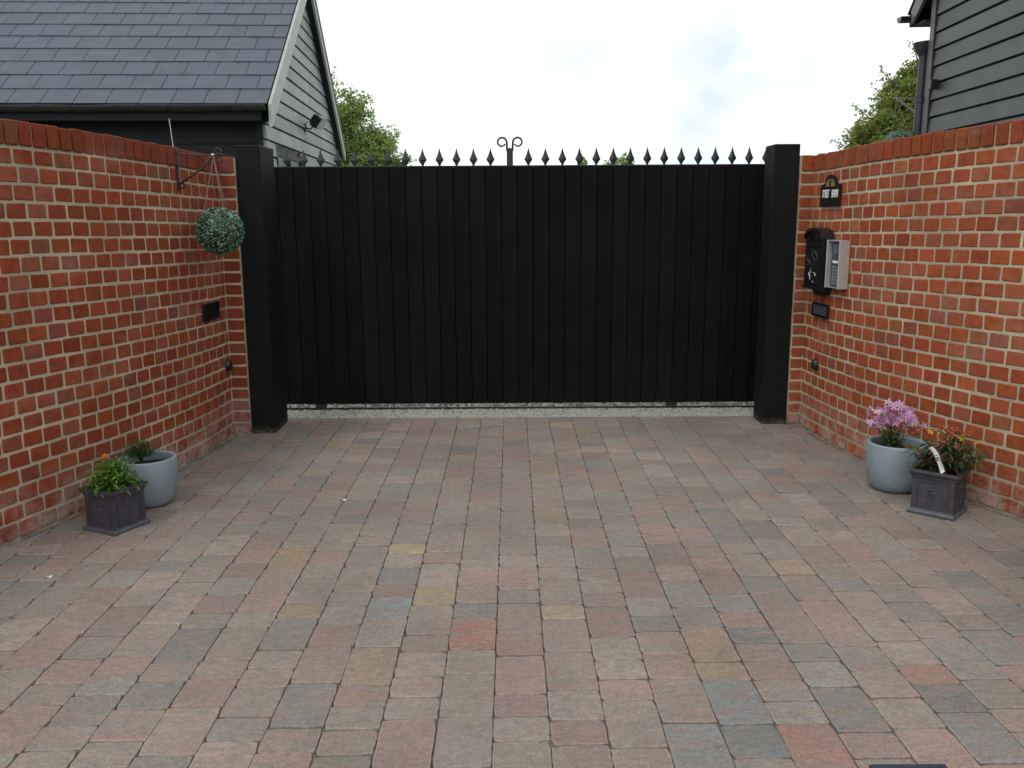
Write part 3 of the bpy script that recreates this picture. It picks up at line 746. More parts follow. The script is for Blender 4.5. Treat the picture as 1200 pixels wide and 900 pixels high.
# roof with verge
mb = MB(); oh = .30; xo = -.12
for sd in (0, 1):
    def q(x, s, u):
        y = s * math.cos(PI2) - u * math.sin(PI2) - 0; z = EZ2 + s * math.sin(PI2) + u * math.cos(PI2)
        return B2 @ Vector((x, (2*HS2 - y) if sd else y, z))
    s0 = -oh / math.cos(PI2); s1 = HS2 / math.cos(PI2)
    r = 0; s = s0
    while s < s1:
        x = xo - (.15 if r % 2 else 0)
        while x < 5.1:
            a, b = max(x + .001, xo), min(x + .298, 5.1); se = min(s + .46, s1)
            if b - a > .02:
                g_ = random.gauss(1, .07); V = [q(a, s, .12), q(b, s, .12), q(b, se, .104), q(a, se, .104), q(a, s, .108), q(b, s, .108)]
                mb.add(V, [(0, 1, 2, 3), (4, 5, 1, 0), (0, 3, 4), (1, 5, 2)], 0, (.13 * g_, .15 * g_, .18 * g_))
            x += .3
        s += .25; r += 1
    V = [q(xo, s0, .095), q(5.1, s0, .095), q(5.1, s1, .095), q(xo, s1, .095)]; mb.add(V, [(0, 1, 2, 3)], 1)
mb.build('roof', [M_SLATE, M_DARK], b2)
for sd in (0, 1):
    mb = MB(); d = .17
    V = []
    for xx in (xo + .005, xo + .033):
        for (yv, zz) in ((-oh, EZ2 - oh*tp2 + .10), (HS2, ap2 + .115), (HS2, ap2 - .10), (-.10, EZ2 - .10*tp2 - .10), (-oh, EZ2 - oh*tp2 - .045)):
            V.append(B2 @ Vector((xx, 2*HS2 - yv if sd else yv, zz)))
    mb.add(V, [(0, 1, 2, 3, 4), (9, 8, 7, 6, 5)] + [(i, 5+i, 5+(i+1) % 5, (i+1) % 5) for i in range(5)]); mb.build('bargeboard', M_GREYV, b2)
    mb = MB(); V = [B2 @ Vector((xx, 2*HS2 - yv if sd else yv, zz)) for xx in (xo + .034, .0) for (yv, zz) in ((-.10, EZ2 - .10*tp2 - .10), (HS2, ap2 - .10))]
    V2 = [v + Vector((0, 0, .012)) for v in V]; mb.add(V + V2, [(0, 1, 3, 2), (6, 7, 5, 4)]); mb.build('soffit', M_DARK, b2)
mb = MB(); mb.box(xo, -oh - .01, EZ2 - oh*tp2 - .05, 5, -oh + .015, EZ2 - oh*tp2 + .07, 0, (1,)*3, B2); mb.box(xo + .035, -oh + .016, EZ2 - oh*tp2 - .05, 5, -.03, EZ2 - oh*tp2 - .035, 0, (1,)*3, B2); mb.build('fascia', M_DARK, b2)
gutter('gutter', B2, -.20, 5.1, -oh - .07, EZ2 - oh*tp2 + .055, .055, M_PIPE, b2)
# downpipe with round hopper
mb = MB(); px, py = -.045, -.10
def W(x, y, z): return B2 @ Vector((x, y, z))
mb.tube([W(px, py, 0.0), W(px, py, 2.92)], .041, 18)
for zc in (.9, 1.95, 2.45): mb.tube([W(px, py, zc), W(px, py, zc + .05)], .049, 18)
dp = mb.build('downpipe', M_PIPE, b2)
mb = MB(); mb.tube([W(px, py, 2.88), W(px - .01, py - .005, 2.93), W(px - .02, py - .01, 2.97), W(px - .025, py - .01, 3.01)], [.044, .060, .070, .072], 20); mb.build('hopper', M_PIPE, dp)
world(b2, (6.3, 6.2, 0))
# bulkhead fitting low on the boards
mb = MB(); mb.box(-.10, .19, 2.53, -.032, .26, 2.62, 0, (1,)*3, B2, bev=.008); tag(mb.build('junction_box', M_CAST), 'small dark box fixed to the boards beside the right downpipe', 'junction box')

# ------------------------------------------------------------------ leaves
def leaf_cloud(mb, P, size, cols, mat=0, up=0.3, aspect=.55, N=None):
    """one bent leaf (two quads worth of triangles) at each point"""
    P = np.asarray(P); n = len(P)
    D = rng.normal(size=(n, 3)); D[:, 2] += up
    if N is not None: D = D * .55 + N
    D /= np.linalg.norm(D, axis=1)[:, None]
    T = np.cross(D, rng.normal(size=(n, 3))); T /= np.linalg.norm(T, axis=1)[:, None]; B = np.cross(D, T)
    sz = size * rng.uniform(.65, 1.35, n)[:, None]
    base = P - T * sz * .5; tip = P + T * sz * .5; l = P + B * sz * aspect * .5 + D * sz * .12; r = P - B * sz * aspect * .5 + D * sz * .12
    V = np.stack([base, l, tip, r], 1).reshape(-1, 3)
    ci = rng.integers(0, len(cols), n); C = np.array(cols)[ci] * rng.uniform(.75, 1.3, (n, 1))
    o = len(mb.v); mb.v.extend(map(tuple, V.tolist()))
    for i in range(n):
        k = o + 4 * i; mb.f.append((k, k+1, k+2)); mb.f.append((k, k+2, k+3))
        c = tuple(C[i]); mb.c += [c, c]; mb.m += [mat, mat]; mb.sm += [False, False]
def ballpts(n, c, r, lo=0.55):
    d = rng.normal(size=(n, 3)); d /= np.linalg.norm(d, axis=1)[:, None]
    return np.array(c) + d * np.array(r) * rng.uniform(lo**3, 1, n)[:, None] ** (1/3)

def tree(name, x, y, h, label, clumps, leaf, n, cols, twigs=(), airy=.3, seed=1):
    root = empty(name, (x, y, 0), label, 'tree')
    random.seed(seed)
    mb = MB(); mb.tube([(0, 0, -.05), (.04, 0, h*.25), (-.03, .05, h*.5), (.02, .0, h*.75)], [h*.032, h*.026, h*.018, h*.009], 10); mb.build('trunk', M_BARK, root)
    bb = MB(); lf = MB(); cr = []
    for (cx, cy, cz, rad) in clumps:
        z0 = max(h*.2, cz - rad * 1.2 - .3 * abs(cx)); p0 = (0, .02, min(z0, h*.7)); p1 = (cx * .5, cy * .5, (p0[2] + cz) / 2 + .05); p2 = (cx, cy, cz)
        bb.tube([p0, p1, p2], [h*.012, h*.007, h*.002], 6)
        m = int(n * rad * rad)
        k = max(6, int(rad * 60))
        for _ in range(k):        # sub clumps give a broken outline
            d = rng.normal(size=3); d /= np.linalg.norm(d); q = np.array([cx, cy, cz]) + d * rad * rng.uniform(.35, 1.0) * np.array([1, 1, .95])
            rr = rad * rng.uniform(.22, .46)
            bb.tube([p2, tuple((np.array(p2) + q) / 2 + rng.normal(size=3) * .03), tuple(q)], [h*.0025, h*.0018, h*.0008], 4)
            cr.append((q, rr, max(8, int(m / k))))
    for (q, rr, m) in cr:
        cc = [cols[rng.integers(0, len(cols))] for _ in range(3)] + list(cols[:1])
        leaf_cloud(lf, ballpts(m, q, (rr, rr, rr * .85), .1), leaf, cc)
    for (a, b) in twigs:
        a = np.array(a); b = np.array(b); mid = (a + b) / 2 + np.array([0, 0, -.05])
        bb.tube([tuple(a), tuple(mid), tuple(b)], [h*.004, h*.0028, h*.0008], 5)
        for u in np.linspace(.35, 1, 9):
            q = a * (1-u)**2 + 2 * mid * u * (1-u) + b * u * u
            leaf_cloud(lf, ballpts(9, q + rng.normal(size=3) * .03, (.07, .07, .07), .1), leaf, cols)
    bb.build('branches', M_BARK, root); lf.build('crown', M_LEAF, root)
    return root
gl = [(.25, .36, .09), (.20, .30, .08), (.30, .40, .13), (.14, .23, .07), (.27, .33, .15)]
tree('birch_tree', -3.35, 17.5, 4.1, 'airy light green tree beside the gable of the left barn', [(-.1,0,3.35,.62),(.35,.1,2.95,.62),(-.3,.2,2.75,.7),(.75,0,2.45,.55),(.1,-.2,2.35,.65),(1.05,.1,2.05,.45),(.45,0,1.9,.65),(-.6,.1,2.1,.7),(1.25,0,1.7,.45),(-.2,-.1,1.7,.7),(.75,.1,2.15,.55),(.95,0,1.75,.5),(1.45,0,1.55,.35),(1.65,0,1.7,.38),(1.25,0,2.2,.42),(.8,0,2.75,.42),(1.95,0,1.5,.3),(.3,.1,3.3,.45)],
     .060, 10500, gl, twigs=[((.9,0,2.2),(1.5,0,2.45)),((1.1,0,1.9),(1.75,.1,2.2)),((1.2,0,1.7),(1.95,0,1.75)),((.7,0,2.5),(1.2,0,2.95)),((.3,0,3.0),(.65,0,3.6)),((-.1,0,3.3),(0,0,4.05))], seed=3)
gr = [(.22, .30, .06), (.18, .26, .055), (.27, .31, .08), (.13, .19, .05), (.26, .23, .08), (.20, .32, .06)]
tree('hawthorn_tree', 5.85, 12.8, 3.8, 'dense yellowish green tree beside the right barn', [(0,0,3.05,.5),(-.4,.1,2.75,.5),(.1,0,2.5,.6),(-.6,0,2.35,.5),(-.25,-.1,2.1,.6),(-.85,0,1.95,.42),(.4,0,2.9,.6),(.5,.1,2.2,.7),(-.5,0,1.7,.6),(0,0,1.5,.7),(-.15,.1,3.05,.45),(-.45,0,2.5,.5),(-.8,.1,2.2,.45),(-.95,0,1.7,.45),(-.2,0,2.75,.5)],
     .050, 26000, gr, twigs=[((-.1,0,3.2),(-.35,0,3.7)),((-.3,0,3.0),(-.75,0,3.35)),((-.6,0,2.6),(-1.05,0,2.85)),((-.8,0,2.2),(-1.3,0,2.4)),((-.9,0,2.0),(-1.45,0,2.0)),((-.9,0,1.9),(-1.5,0,1.78)),((.1,0,3.3),(.0,0,3.6)),((-.45,0,2.9),(-.8,.0,3.05))], seed=5)
tree('distant_tree', 3.35, 28.0, 3.3, 'far tree whose crown tip just shows above the gate, right of the scroll', [(0,0,2.85,.35),(.3,0,2.75,.3),(-.3,0,2.65,.35),(.55,0,2.6,.25)], .09, 5000, gl, seed=9)
tree('distant_tree', 2.1, 27.0, 3.3, 'small far sprig of tree just above the gate, nearest the scroll', [(0,0,2.95,.2),(.05,0,2.7,.25)], .09, 5000, gl, seed=10)

# ------------------------------------------------------------------ topiary balls
tc = [(.055, .125, .07), (.085, .18, .11), (.12, .24, .16), (.04, .09, .045), (.17, .30, .22), (.07, .15, .045)]
def topiary(loc, r, hang, label, n=2600, chain=True):
    root = empty('topiary_ball', (loc[0], loc[1], loc[2]), label, 'topiary ball')
    mb = MB(); prof = [(r*.93*math.sin(math.pi*i/16), -r*.93*math.cos(math.pi*i/16)) for i in range(17)]
    mb.lathe(prof, n=24, col=(.012, .02, .012))
    d = rng.normal(size=(n, 3)); d /= np.linalg.norm(d, axis=1)[:, None]
    leaf_cloud(mb, d * r * rng.uniform(.93, 1.035, (n, 1)), r * .125, tc, up=0, aspect=.6, N=d)
    mb.build('foliage', M_BOX, root)
    if chain:
        top = Vector(hang) - Vector(loc)
        for q in (R(200), R(-50), R(70)):
            e = Vector((r*.62*math.cos(q), r*.62*math.sin(q), r*.80)); mb = MB(); L = (top - e).length; m = int(L / .0085)
            ax = (top - e).normalized(); s = ax.orthogonal().normalized(); u = ax.cross(s)
            for i in range(m):
                c = e + (top - e) * ((i + .5) / m); a = s if i % 2 else u
                pts = [c + ax * (.0062 * math.cos(w)) + a * (.0030 * math.sin(w)) for w in [2*math.pi*k/6 for k in range(7)]]
                mb.tube(pts, .0011, 4, cap=False)
            mb.build('chain', M_CHAIN, root)
    return root
wy = 5.12; wx = wall_x(LC, wy)
HK = (-1.665, 5.12, 1.742)
topiary((-1.655, 5.12, 1.335), .130, HK, 'round clipped topiary ball hanging from the bracket on the left wall')
br = empty('hanging_bracket', (0, 0, 0), 'dark wrought iron bracket with curled ends on the left wall', 'bracket')
mb = MB(); mb.box(wx + .004, wy - .012, 1.565, wx + .012, wy + .012, 1.79, bev=.001); mb.tube([(wx+.010, wy, 1.765), (-1.75, wy, 1.755), (-1.60, wy, 1.756)], .0035, 8)
mb.tube([(wx+.02, wy, 1.60), (wx+.15, wy, 1.685), (-1.655, wy, 1.760)], .0058, 8)
def curl(mb, cx, cz, r, a0, turns, sgn=1, y=wy):
    pts = []
    for i in range(20):
        q = a0 + sgn * turns * 2 * math.pi * i / 19; rr = r * (1 - .5 * i / 19); pts.append((cx + rr * math.cos(q), y, cz + rr * math.sin(q)))
    mb.tube(pts, .0042, 7)
curl(mb, -1.635, 1.772, .022, R(200), 1.1, -1); curl(mb, -1.632, 1.732, .02, R(120), 1.1, 1); curl(mb, wx + .03, 1.590, .02, R(60), 1.1, 1)
mb.build('bracket_bars', M_RUST, br)
mb = MB(); mb.tube([(-1.665, wy, 1.765), (-1.665, wy, 1.740)], .004, 8); mb.tube([(-1.674, wy, 1.755), (-1.656, wy, 1.755)], .006, 8); mb.build('hook', M_STEEL, br)
world(br, (wx, wy, 1.565))
mb = MB(); mb.tube([(wx - .012, 5.15, 1.72), (wx - .03, 5.15, 1.955)], .0028, 7); tag(mb.build('metal_rod', M_STEEL), 'thin pale rod standing up behind the left wall coping', 'rod')
# the one by the right barn
bp = B2 @ Vector((-.10, -.16, 0)); ball2 = (bp.x - .075, bp.y + .05, 2.055)
hk2 = (bp.x - .14, bp.y + .02, 2.49)
topiary(ball2, .155, hk2, 'round topiary ball hanging by the downpipe, half hidden by the right wall', n=2200)
br2 = empty('hanging_bracket', (bp.x + .05, bp.y, 2.36), 'grey iron bracket on the right barn beside its downpipe', 'bracket')
mb = MB(); mb.box(.0, -.01, -.03, .015, .01, .2, bev=.001); mb.tube([(.0, 0, .14), (-.21, .02, .15)], .005, 7); mb.tube([(.0, 0, .0), (-.19, .02, .145)], .009, 8); mb.build('bracket_bars', M_STEEL, br2)

# ------------------------------------------------------------------ things on the walls
def wall_frame(C, side, y, z, off=.006):
    """local x = along the wall towards the gate, y = up, z = out of the wall"""
    x = wall_x(C, y); xa = wall_x(C, y - .08); xb = wall_x(C, y + .08)
    tx = Vector((xb - xa, .16, 0)).normalized(); n = Vector((-side, 0, 0)); n = (n - tx * n.dot(tx)).normalized()
    u = Vector((0, 0, 1)); o = Vector((x, y, z)) + n * off
    return Matrix(((tx.x, u.x, n.x, o.x), (tx.y, u.y, n.y, o.y), (tx.z, u.z, n.z, o.z), (0, 0, 0, 1)))
def vent(C, side, y, z, w, h, label, nl):
    r = empty('air_vent', (0, 0, 0), label, 'vent'); M = wall_frame(C, side, y, z)
    mb = MB()
    for b in ((-w/2, -h/2, w/2, -h/2+.009), (-w/2, h/2-.009, w/2, h/2), (-w/2, -h/2+.009, -w/2+.009, h/2-.009), (w/2-.009, -h/2+.009, w/2, h/2-.009)):
        mb.box(b[0], b[1], 0, b[2], b[3], .016, 0, (1,)*3, M)
    mb.box(-w/2+.009, -h/2+.009, -.002, w/2-.009, h/2-.009, .002, 0, (1,)*3, M); mb.build('frame', M_CAST, r)
    mb = MB()
    for i in range(nl):
        q = -h/2 + .014 + (h - .028) * (i + .5) / nl; T = M @ Matrix.Translation((0, q, .008)) @ Matrix.Rotation(R(35), 4, 'X')
        mb.box(-w/2 + .010, -.0026, -.001, w/2 - .010, .0026, .001, 0, (1,)*3, T)
    mb.build('louvres', M_KEY if side > 0 else M_CAST, r)
    world(r, M.translation); return r
vent(RC, 1, 5.597, .812, .235, .088, 'black louvred air vent below the letter box on the right wall', 6)
vent(LC, -1, 5.415, .848, .225, .105, 'black air vent in the left wall below the hanging ball', 5)
def sensor(C, side, y, z, label):
    M = wall_frame(C, side, y, z); mb = MB(); V = []; F = []; n = 16; m = 6; r = .04
    for i in range(m + 1):
        a = math.pi / 2 * i / m
        for k in range(n): q = 2*math.pi*k/n; V.append(M @ Vector((r*math.cos(a)*math.cos(q)*.8, r*math.cos(a)*math.sin(q), r*.8*math.sin(a))))
    for i in range(m):
        for k in range(n): F.append((i*n+k, i*n+(k+1) % n, (i+1)*n+(k+1) % n, (i+1)*n+k))
    mb.add(V, F, 0, (1,)*3, True); tag(mb.build('gate_sensor', M_CAST), label, 'sensor', 'gate sensors low on the walls')
sensor(LC, -1, 5.64, .474, 'small round black gate sensor low on the left wall')
sensor(RC, 1, 5.63, .459, 'small round black gate sensor low on the right wall')

# sign
def text_mesh(s, size, M, mat, name, parent, depth=.0008):
    cu = bpy.data.curves.new(name, 'FONT'); cu.body = s; cu.size = size; cu.extrude = depth; cu.align_x = 'CENTER'; cu.align_y = 'CENTER'; cu.offset = size * .022
    ob = bpy.data.objects.new('tmp', cu); COL.objects.link(ob)
    dg = bpy.context.evaluated_depsgraph_get(); me = bpy.data.meshes.new_from_object(ob.evaluated_get(dg)); bpy.data.objects.remove(ob)
    me.transform(M); me.materials.clear(); me.materials.append(mat); o = bpy.data.objects.new(name, me); COL.objects.link(o); o.parent = parent; return o
M = wall_frame(RC, 1, 5.553, 1.535); SM = M @ Matrix.Diagonal((-1, 1, 1, 1))
sg = empty('house_sign', (0, 0, 0), 'black arched house name plate on the right wall above the letter box', 'sign')
poly = [(-.14, -.070), (.14, -.070), (.14, .050), (.085, .058)] + [(.085*math.cos(R(a)), .058 + .052*math.sin(R(a))) for a in range(15, 166, 15)] + [(-.085, .058), (-.14, .050)]
mb = MB(); mb.prism(poly, M, .010); mb.box(-.13, -.080, 0, .14, -.0705, .013, 0, (1,)*3, M); mb.build('plate', M_CAST, sg)
TM = M @ Matrix(((-1,0,0,0),(0,1,0,0),(0,0,1,0),(0,0,0,1)))
# letters read from the drive: local x runs towards the gate, so the reading direction is -x
rx = Matrix(((-1, 0, 0, 0), (0, 1, 0, 0), (0, 0, 1, .0112), (0, 0, 0, 1)))
def letters(s, size, px_, py_, sx):
    A = M @ Matrix.Translation((px_, py_, .0112)) @ Matrix.Diagonal((-sx, 1, 1, 1)); return A
text_mesh('STREET', .066, letters('STREET', .06, .056, -.005, .46), M_WHITE, 'lettering', sg)
text_mesh('BARN', .066, letters('BARN', .06, -.074, -.005, .52), M_WHITE, 'lettering', sg)
for i, hgt in ((-3, .030), (-2, .040), (-1, .046), (1, .046), (2, .040), (3, .030)):
    x = i * .0195; mb = MB(); mb.tube([M @ Vector((x, .040, .0115)), M @ Vector((x * .93, .030 + hgt, .0115)), M @ Vector((x * .93 - .005, .037 + hgt, .0115))], [.0020, .0022, .0036], 6)
    mb.build('ornament', M_GOLD, sg)
world(sg, M.translation)

# letter box
M = wall_frame(RC, 1, 5.600, .948)
lb = empty('letter_box', (0, 0, 0), 'black cast letter box with arched top on the right wall', 'letter box')
w = .128; H = .312; D = .072
arch = [(w*math.cos(R(a)), H + .055*math.sin(R(a))) for a in range(0, 181, 15)]
mb = MB(); mb.prism([(-w, .012), (w, .012)] + arch, M, D)
mb.prism([(-w-.008, 0), (w+.008, 0), (w+.008, .014), (-w-.008, .014)], M, D + .008)
body = mb.build('body', M_CAST, lb)
mb = MB(); mb.prism([(x*1.07, H + (y-H)*1.25) for x, y in arch] + [(x*.93, H + (y-H)*.9 - .004) for x, y in arch[::-1]], M, D + .012)
mb.prism([(-.05, H+.005), (0, H+.04), (.05, H+.005), (.04, H+.002), (0, H+.026), (-.04, H+.002)], M, D + .010)
mb.box(-w, .30, D, w, .309, D+.006, 0, (1,)*3, M); mb.build('pediment', M_CAST, body)
mb = MB(); mb.box(-.085, .262, D + .001, .085, .288, D + .008, 0, (1,)*3, M, bev=.002); mb.box(-.08, .270, D + .0085, .08, .277, D + .010, 0, (1,)*3, M); mb.build('slot_flap', M_CAST, lb)
mb = MB(); mb.box(-.10, .035, D + .0008, .10, .25, D + .005, 0, (1,)*3, M, bev=.002); dr = mb.build('door', M_CAST, lb)
mb = MB(); mb.tube([M @ Vector((.07 * math.sin(q*.2618), .195 + .048*math.cos(q*.2618), D+.006)) for q in range(25)], .0035, 6)
for s in (-1, 1):
    mb.tube([M @ Vector((s*(.012 + .028*math.sin(q*.5)), .155 + .08*q/12, D+.006)) for q in range(13)], .003, 6)
mb.tube([M @ Vector((.10 - .2*q/10, .146, D+.006)) for q in range(11)], .003, 6)
mb.build('relief', M_PIPE, dr)
for (pts) in ([(.01, .13), (.02, .115), (.012, .10)], [(-.03, .105), (-.055, .10), (-.062, .085)], [(.04, .10), (.03, .085), (.018, .07), (.02, .055)], [(-.02, .05), (-.035, .042)]):
    mb = MB(); mb.tube([M @ Vector((a, b, D+.0065)) for a, b in pts], .0035, 6); mb.build('lock_scroll', M_STEEL, dr)
mb = MB(); mb.prism([(.0, -.03), (-w + .02, -.032), (-w, 0), (.0, 0)], M, .06); mb.build('bottom_bracket', M_CAST, lb)
world(lb, M.translation)

# intercom
M = wall_frame(RC, 1, 5.350, .972)
ic = empty('intercom', (0, 0, 0), 'silver intercom panel in a deep hood beside the letter box', 'intercom')
w = .084; H = .285; D = .058
mb = MB(); mb.box(-w, 0, 0, -w+.006, H, D, 0, (1,)*3, M); mb.box(w-.006, 0, 0, w, H, D, 0, (1,)*3, M); mb.box(-w+.006, H-.006, 0, w-.006, H, D, 0, (1,)*3, M); mb.box(-w+.006, 0, 0, w-.006, .006, D-.012, 0, (1,)*3, M)
mb.box(-w+.006, .006, 0, w-.006, H-.006, .004, 0, (1,)*3, M); mb.build('hood', M_SILVER, ic)
mb = MB(); mb.box(w-.005, .0, D + .0005, w+.002, H, D+.004, 0, (1,)*3, M); mb.build('lip', M_SILVERL, ic)
mb = MB(); mb.box(-w, 0, D+.0005, -w+.010, H, D+.004, 0, (1,)*3, M); mb.build('lip', M_SILVERL, ic)
mb = MB(); mb.box(-.072, .012, .005, .072, H-.012, .034, 0, (1,)*3, M); pn = mb.build('panel', M_PANEL, ic)
mb = MB()
for i in range(9): mb.box(-.05, .205+i*.0065, .0345, .045, .2085+i*.0065, .036, 0, (1,)*3, M)
mb.build('speaker_grille', M_KEY, pn)
for r in range(6):
    mb = MB()
    for c in range(3): mb.box(-.052 + c*.036, .022 + r*.019, .0345, -.024 + c*.036, .036 + r*.019, .038, 0, (1,)*3, M, bev=.001)
    mb.build('key_row', M_KEY, pn)
mb = MB(); mb.box(-.015, .148, .0345, .05, .163, .037, 0, (1,)*3, M); mb.build('name_plate', M_WHITE, pn)
world(ic, M.translation)

# ------------------------------------------------------------------ pots
def square_pot(x, y, rz, label, bs=.216, ts=.232, h=.212):
    r = empty('square_planter', (x, y, .0015), label, 'planter', rz=rz)
    mb = MB(); n = 4
    def sq(s, z): return [(-s, -s, z), (s, -s, z), (s, s, z), (-s, s, z)]
    b, t_ = bs/2, ts/2
    lv = [(b+.001, 0), (b+.001, .006), (b-.001, .014), (b-.006, .022), (b-.008, .028), (t_-.014, h-.045), (t_-.010, h-.036), (t_-.009, h-.026), (t_, h-.018), (t_+.002, h-.010), (t_, h), (t_-.014, h), (t_-.020, h-.03)]
    V = []; F = [(3, 2, 1, 0)]
    for s, z in lv: V += sq(s, z)
    for i in range(len(lv) - 1):
        for k in range(4): F.append((i*4+k, i*4+(k+1) % 4, (i+1)*4+(k+1) % 4, (i+1)*4+k))
    mb.add(V, F)
    # raised border frames and a small emblem on each side
    for k in range(4):
        A = Matrix.Rotation(k * math.pi / 2, 4, 'Z')
        z0, z1 = .032, h - .05
        def sf(z): return (b - .008) + ((t_-.014) - (b-.008)) * (z - .028) / (h - .045 - .028)
        def q(u, z, o=0): return A @ Vector((u, -(sf(z) + o), z))
        for (u0, u1, za, zb) in ((-b+.03, b-.03, z0, z0+.007), (-b+.03, b-.03, z1-.007, z1), (-b+.03, -b+.037, z0+.007, z1-.007), (b-.037, b-.03, z0+.007, z1-.007)):
            P = [q(u0, za, -.001), q(u1, za, -.001), q(u1, zb, -.001), q(u0, zb, -.001), q(u0, za, .0035), q(u1, za, .0035), q(u1, zb, .0035), q(u0, zb, .0035)]
            mb.add(P, [(0,3,2,1),(4,5,6,7),(0,1,5,4),(1,2,6,5),(2,3,7,6),(3,0,4,7)])
        zc = .098
        mb.tube([q(-.024, zc+.025, .001), q(0, zc+.030, .001), q(.024, zc+.025, .001)], .0036, 6)
        mb.tube([q(-.016, zc+.020, .001), q(-.018, zc, .001), q(-.014, zc-.018, .001)], .0030, 6)
        mb.tube([q(0, zc+.014, .001), q(.014, zc+.012, .001), q(.015, zc, .001), q(.004, zc-.010, .001), q(.008, zc-.02, .001)], .0036, 6)
    mb.build('body', M_POTS, r)
    mb = MB(); e = b + .0035
    V = []; F = []
    for s, z in ((e, .0005), (e + .001, .010), (e - .004, .0175), (e-.008, .0178)): V += sq(s, z)
    for i in range(3):
        for k in range(4): F.append((i*4+k, i*4+(k+1) % 4, (i+1)*4+(k+1) % 4, (i+1)*4+k))
    mb.add(V, F); mb.build('plinth', M_POTB, r)
    mb = MB(); s = t_ - .017; m = 14; V = [(-s + 2*s*i/m, -s + 2*s*j/m, h - .030 + random.uniform(-.005, .005)) for j in range(m+1) for i in range(m+1)]
    mb.add(V, [(j*(m+1)+i, j*(m+1)+i+1, (j+1)*(m+1)+i+1, (j+1)*(m+1)+i) for j in range(m) for i in range(m)]); mb.build('soil', M_SOIL, r)
    return r
def round_pot(x, y, label, rt=.148, h=.262):
    r = empty('round_planter', (x, y, .0015), label, 'planter')
    prof = [(.0, 0), (rt*.62, 0), (rt*.74, .006), (rt*.86, .030), (rt*.94, .065), (rt*.985, .115), (rt, .17), (rt*1.0, h-.008), (rt*.985, h-.001), (rt*.93, h+.001), (rt*.865, h-.003), (rt*.85, h-.012), (rt*.85, h-.07)]
    mb = MB(); mb.lathe(prof, n=56); mb.build('body', M_POTG, r)
    mb = MB(); m = 24; V = [(0, 0, h-.045)]; F = []
    for j in range(1, 6):
        for k in range(m): q = 2*math.pi*k/m; V.append((rt*.853*j/5*math.cos(q), rt*.853*j/5*math.sin(q), h - .045 + random.uniform(-.005, .005)))
    for k in range(m): F.append((0, 1+k, 1+(k+1) % m))
    for j in range(4):
        for k in range(m): F.append((1+j*m+k, 1+(j+1)*m+k, 1+(j+1)*m+(k+1) % m, 1+j*m+(k+1) % m))
    mb.add(V, F); mb.build('soil', M_SOIL, r); return r
sl = square_pot(-1.845, 3.945, R(-24), 'dark square planter with orange flowers at the left wall', bs=.196, ts=.206, h=.202)
sr = square_pot(2.050, 4.095, R(-42), 'dark square planter with yellow flowers at the right wall', bs=.206, ts=.218, h=.216)
rl = round_pot(-1.825, 4.285, 'round grey blue pot with a sparse small plant at the left wall', .140, .238)
rr_ = round_pot(1.992, 4.455, 'round grey blue pot with pink flowers at the right wall', .148, .250)

def blade(mb, p, d, L, w, col, droop=.3, seg=4):
    """a curved narrow leaf"""
    p = Vector(p); d = Vector(d).normalized(); s = d.cross(Vector((0, 0, 1))); s = s.normalized() if s.length > .01 else Vector((1, 0, 0))
    V = []
    for i in range(seg + 1):
        u = i / seg; q = p + d * L * u + Vector((0, 0, -droop * L * u * u)); ww = w * math.sin(math.pi * min(.98, .12 + .86 * u)) * .5
        V += [q - s * ww + Vector((0, 0, ww*.35)), q, q + s * ww + Vector((0, 0, ww*.35))]
    F = []
    for i in range(seg):
        for k in (0, 1): F.append((i*3+k, i*3+k+1, i*3+3+k+1, i*3+3+k))
    mb.add(V, F, 0, col, True)
def rdir(zlo, zhi):
    q = random.uniform(0, 2*math.pi); z = random.uniform(zlo, zhi); r = math.sqrt(max(0, 1-z*z)); return Vector((r*math.cos(q), r*math.sin(q), z))
def vary(c, a=.25): k = random.uniform(1-a, 1+a); return (c[0]*k, c[1]*k, c[2]*k)
def flower(x, y, z, size, cols, petals, name, parent, mat=M_LEAF, n=1, spread=0, centre=(.5, .45, .1), tilt=.5):
    mb = MB()
    for _ in range(n):
        c = Vector((x + random.gauss(0, spread), y + random.gauss(0, spread), z + random.gauss(0, spread*.6)))
        ax = (Vector((0, -.5, .8)) + Vector((random.uniform(-1, 1), random.uniform(-1, 1), random.uniform(-.4, .4))) * tilt).normalized()
        s = ax.orthogonal().normalized(); u = ax.cross(s); col = vary(random.choice(cols), .15)
        for k in range(petals):
            q = 2*math.pi*k/petals; d = (s*math.cos(q) + u*math.sin(q)); e = ax.cross(d)
            V = [c, c + d*size*.45 + e*size*.22 + ax*size*.10, c + d*size + e*size*.12 + ax*size*.05, c + d*size*.92, c + d*size - e*size*.12 + ax*size*.05, c + d*size*.45 - e*size*.22 + ax*size*.10]
            mb.add(V, [(0, 1, 2, 3), (0, 3, 4, 5)], 0, col)
        V = [c + ax*size*.12] + [c + (s*math.cos(q) + u*math.sin(q))*size*.14 + ax*size*.03 for q in [k*1.0472 for k in range(6)]]
        mb.add(V, [(0, k+1, (k+1) % 6 + 1) for k in range(6)], 0, centre)
    return mb.build(name, mat, parent)

